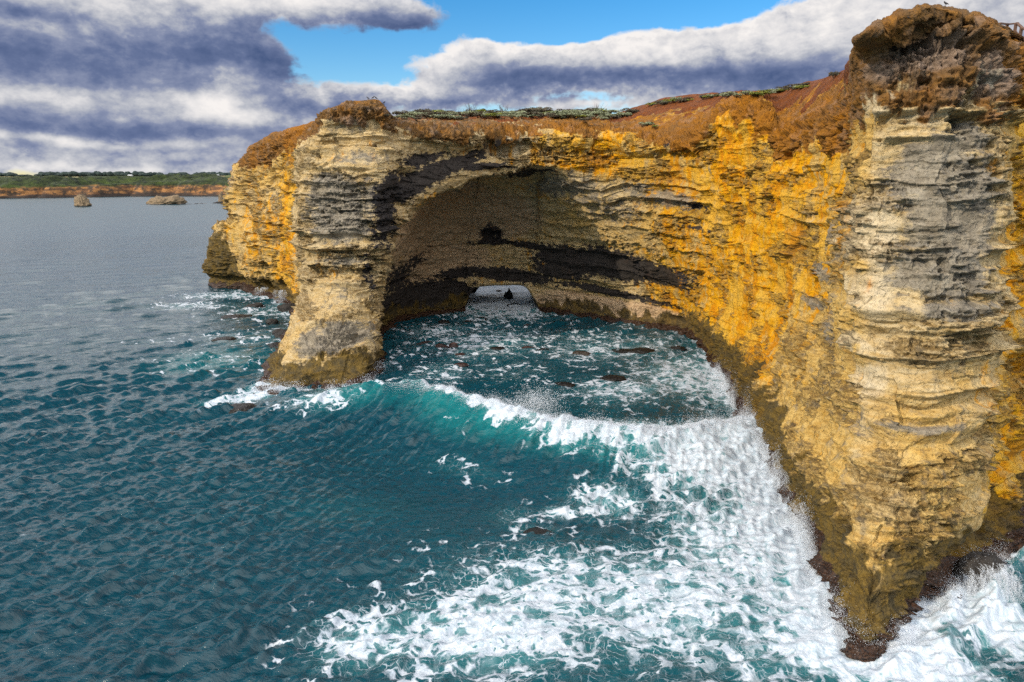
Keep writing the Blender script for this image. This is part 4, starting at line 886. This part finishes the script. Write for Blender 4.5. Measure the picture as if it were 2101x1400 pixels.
# ------------------------------------------------------------------ spray and cascades
M_FOAM = material("white_water"); finish(M_FOAM[1], (.55, .59, .64), .7, spec=.3)
TET = np.array([[1, 1, 1], [-1, -1, 1], [-1, 1, -1], [1, -1, -1]])*.6; TF = np.array([[0, 1, 2], [0, 3, 1], [0, 2, 3], [1, 3, 2]])
rg = np.random.default_rng(77)
def spray(name, P, size, label):
    n = len(P); sz = size*(.5+rg.random(n)**2*1.4)
    R3 = rg.normal(size=(n, 3, 3)); q, _ = np.linalg.qr(R3)
    V = np.einsum('kj,nij->nki', TET, q)*sz[:, None, None]*np.array([1, 1, 1.25]) + P[:, None, :]
    Fq = (TF[None]+4*np.arange(n)[:, None, None]).reshape(-1, 3)
    tag(link(name, mesh_np(name, V.reshape(-1, 3), Fq, False, True), M_FOAM[0]), label, "spray", kind="stuff")
def along(pts, n, t0=0, t1=1):
    pts = np.array([p[:2] for p in pts]); L = np.concatenate([[0], np.cumsum(np.linalg.norm(np.diff(pts, axis=0), axis=1))]); t = (t0+(t1-t0)*rg.random(n))*L[-1]
    return np.stack([np.interp(t, L, pts[:, 0]), np.interp(t, L, pts[:, 1])], -1), t/L[-1]
# breaker crest
n = 70000; q, t = along(cr_pts, n, .26, 1); clump = noise1(t*60, 12)*.6+noise1(t*190, 14)*.4
h = rg.exponential(.13, n)*(.2+1.9*np.clip(clump-.3, 0, 1)*2)*np.interp(t, [.26, .45, .55, 1], [.25, 1, 1.25, 1.2]); h = np.clip(h, 0, 1.6)
p = np.concatenate([q+rg.normal(size=(n, 2))*np.array([.35, .45])+np.stack([np.zeros(n), h*.45-.15], -1), np.zeros((n, 1))], 1); p[:, 2] = seah(p)-.05+h
spray("crest_spray", p, .011, "fine white spray flying off the breaking wave crest")
n = 5000; c = sea_at(1100, 838, 2.0); p = np.stack([c[0]+rg.normal(size=n)*1.0, c[1]+.6+rg.normal(size=n)*.7, 1.9+np.abs(rg.normal(size=n))*.75], -1); spray("wave_plume", p, .016, "mist plume of droplets above the middle of the breaking wave")
# wall splash
ft = footR; n = 240000; q, t = along(ft[1:10], n, 0.05, .93)
nx = np.gradient(np.interp(np.linspace(0, 1, 200), np.linspace(0, 1, len(ft[1:10])), [a[0] for a in ft[1:10]])); 
clump = np.clip(noise1(t*26, 22)*1.5-.35, 0, 1)*(.5+.9*noise1(t*110, 23))
h = rg.exponential(.62, n)*clump*np.interp(t, [0, .1, .25, .6, .85, 1], [.5, 1.3, 1.3, 1.2, .7, .4]); h = np.clip(h, 0, 3.0)
out = -.15+np.abs(rg.normal(size=n))*.45*(1+.2*h)
p = np.stack([q[:, 0]-out, q[:, 1]-out*.30+rg.normal(size=n)*.06+h*.10, -.05+h], -1); p[:, 2] += seah(p)*.7
spray("wall_splash", p, .0075, "white splash thrown up along the foot of the orange wall")
# pillar foot and headland wash
pts = footL[5:]; n = 30000; q, t = along(pts, n); h = np.clip(rg.exponential(.22, n)*np.clip(noise1(t*30, 31)*1.6-.4, 0, 1)*1.6, 0, 1); p = np.concatenate([q+rg.normal(size=(n, 2))*.35+np.array([-.25, -.45]), np.zeros((n, 1))], 1); p[:, 2] = seah(p)-.04+h; spray("foot_wash", p, .016, "white wash breaking round the foot of the left pillar")
n = 70000; q, t = along(footR[8:], n, 0, .38); h = np.clip(rg.exponential(.4, n)*np.clip(noise1(t*24, 41)*1.6-.3, 0, 1), 0, 1.6); p = np.concatenate([q+rg.normal(size=(n, 2))*.35+np.array([.1, -.35]), np.zeros((n, 1))], 1); p[:, 2] = seah(p)-.04+h; spray("prow_wash", p, .007, "white wash churning at the right foot of the prow")
# falling strands
def strands(name, tops, drop, lean, label, wid=.02, per=260, size=.006):
    tops = np.array(tops); n = len(tops); P = []
    L = drop*(.6+.6*rg.random(n)); lx = lean[0]+rg.normal(size=n)*.18; ly = lean[1]*(.7+.6*rg.random(n)); ph_ = rg.random(n)*6
    t = rg.random((n, per)); t = np.where(rg.random((n, per)) < .35, np.clip(t*1.25, 0, 1), t); w = wid*(.3+1.6*t+rg.random(n)[:, None])
    P = np.stack([tops[:, :1]+lx[:, None]*t+np.sin(t*7+ph_[:, None])*.10, tops[:, 1:2]+ly[:, None]*np.sqrt(t+.02), tops[:, 2:]-L[:, None]*t**1.5], -1)
    P += rg.normal(size=P.shape)*w[..., None]
    spray(name, P.reshape(-1, 3), size, label)
b0 = sea_at(2022, 1205); rb = 120*b0[1]/F*.5
tops = []
for i in range(170):
    a = rg.uniform(-1, 1); tops.append((b0[0]+a*rb*.95, b0[1]-.05-.25*(1-abs(a))+rg.normal()*.12, (1.50*math.sqrt(max(.05, 1-a*a*.75)))*(.45+.6*rg.random())))
strands("cascade", tops, 1.5, (0, -.75), "strands of white water pouring off the boulder right of the prow", .022, 420)
tops = []
for (pyz, a, b, z0_, n) in ((0, .12, .30, 1.6, 90), (0, .38, .72, 1.9, 200)):
    q, t = along(ft[1:10], n, a, b)
    for k in range(n): tops.append((q[k, 0]-.25, q[k, 1]+.1, z0_*(.3+.8*rg.random()*noise1(np.array([t[k]*26]), 22)[0]*1.4)))
strands("wall_runoff", tops, 1.2, (-.35, -.12), "thin white runoff streaming down the wet foot of the orange wall", .02, 160)
tops = [(*at(px+rg.normal()*6, py, Y)[:2], at(px, py, Y)[2]) for px, py, Y in [(537, 590, 117)]*14+[(577, 596, 109)]*12]
strands("cave_runoff", tops, 2.0, (0, -1.2), "two small white falls draining from the caves under the left headland", .10, 300, .016)
print("objects", round(time.time()-T0, 1))
#@@END
scene.view_settings.view_transform = 'Standard'; scene.view_settings.look = 'None'; scene.view_settings.exposure = 0.38; scene.view_settings.gamma = 1.0
scene.cycles.max_bounces = 6; scene.cycles.diffuse_bounces = 4; scene.cycles.glossy_bounces = 3; scene.cycles.transmission_bounces = 2
scene.cycles.sample_clamp_direct = 6.0; scene.cycles.sample_clamp_indirect = 4.0
scene.cycles.use_adaptive_sampling = True; scene.cycles.adaptive_threshold = 0.012
scene.cycles.use_denoising = False
print("script total", round(time.time()-T0, 1))
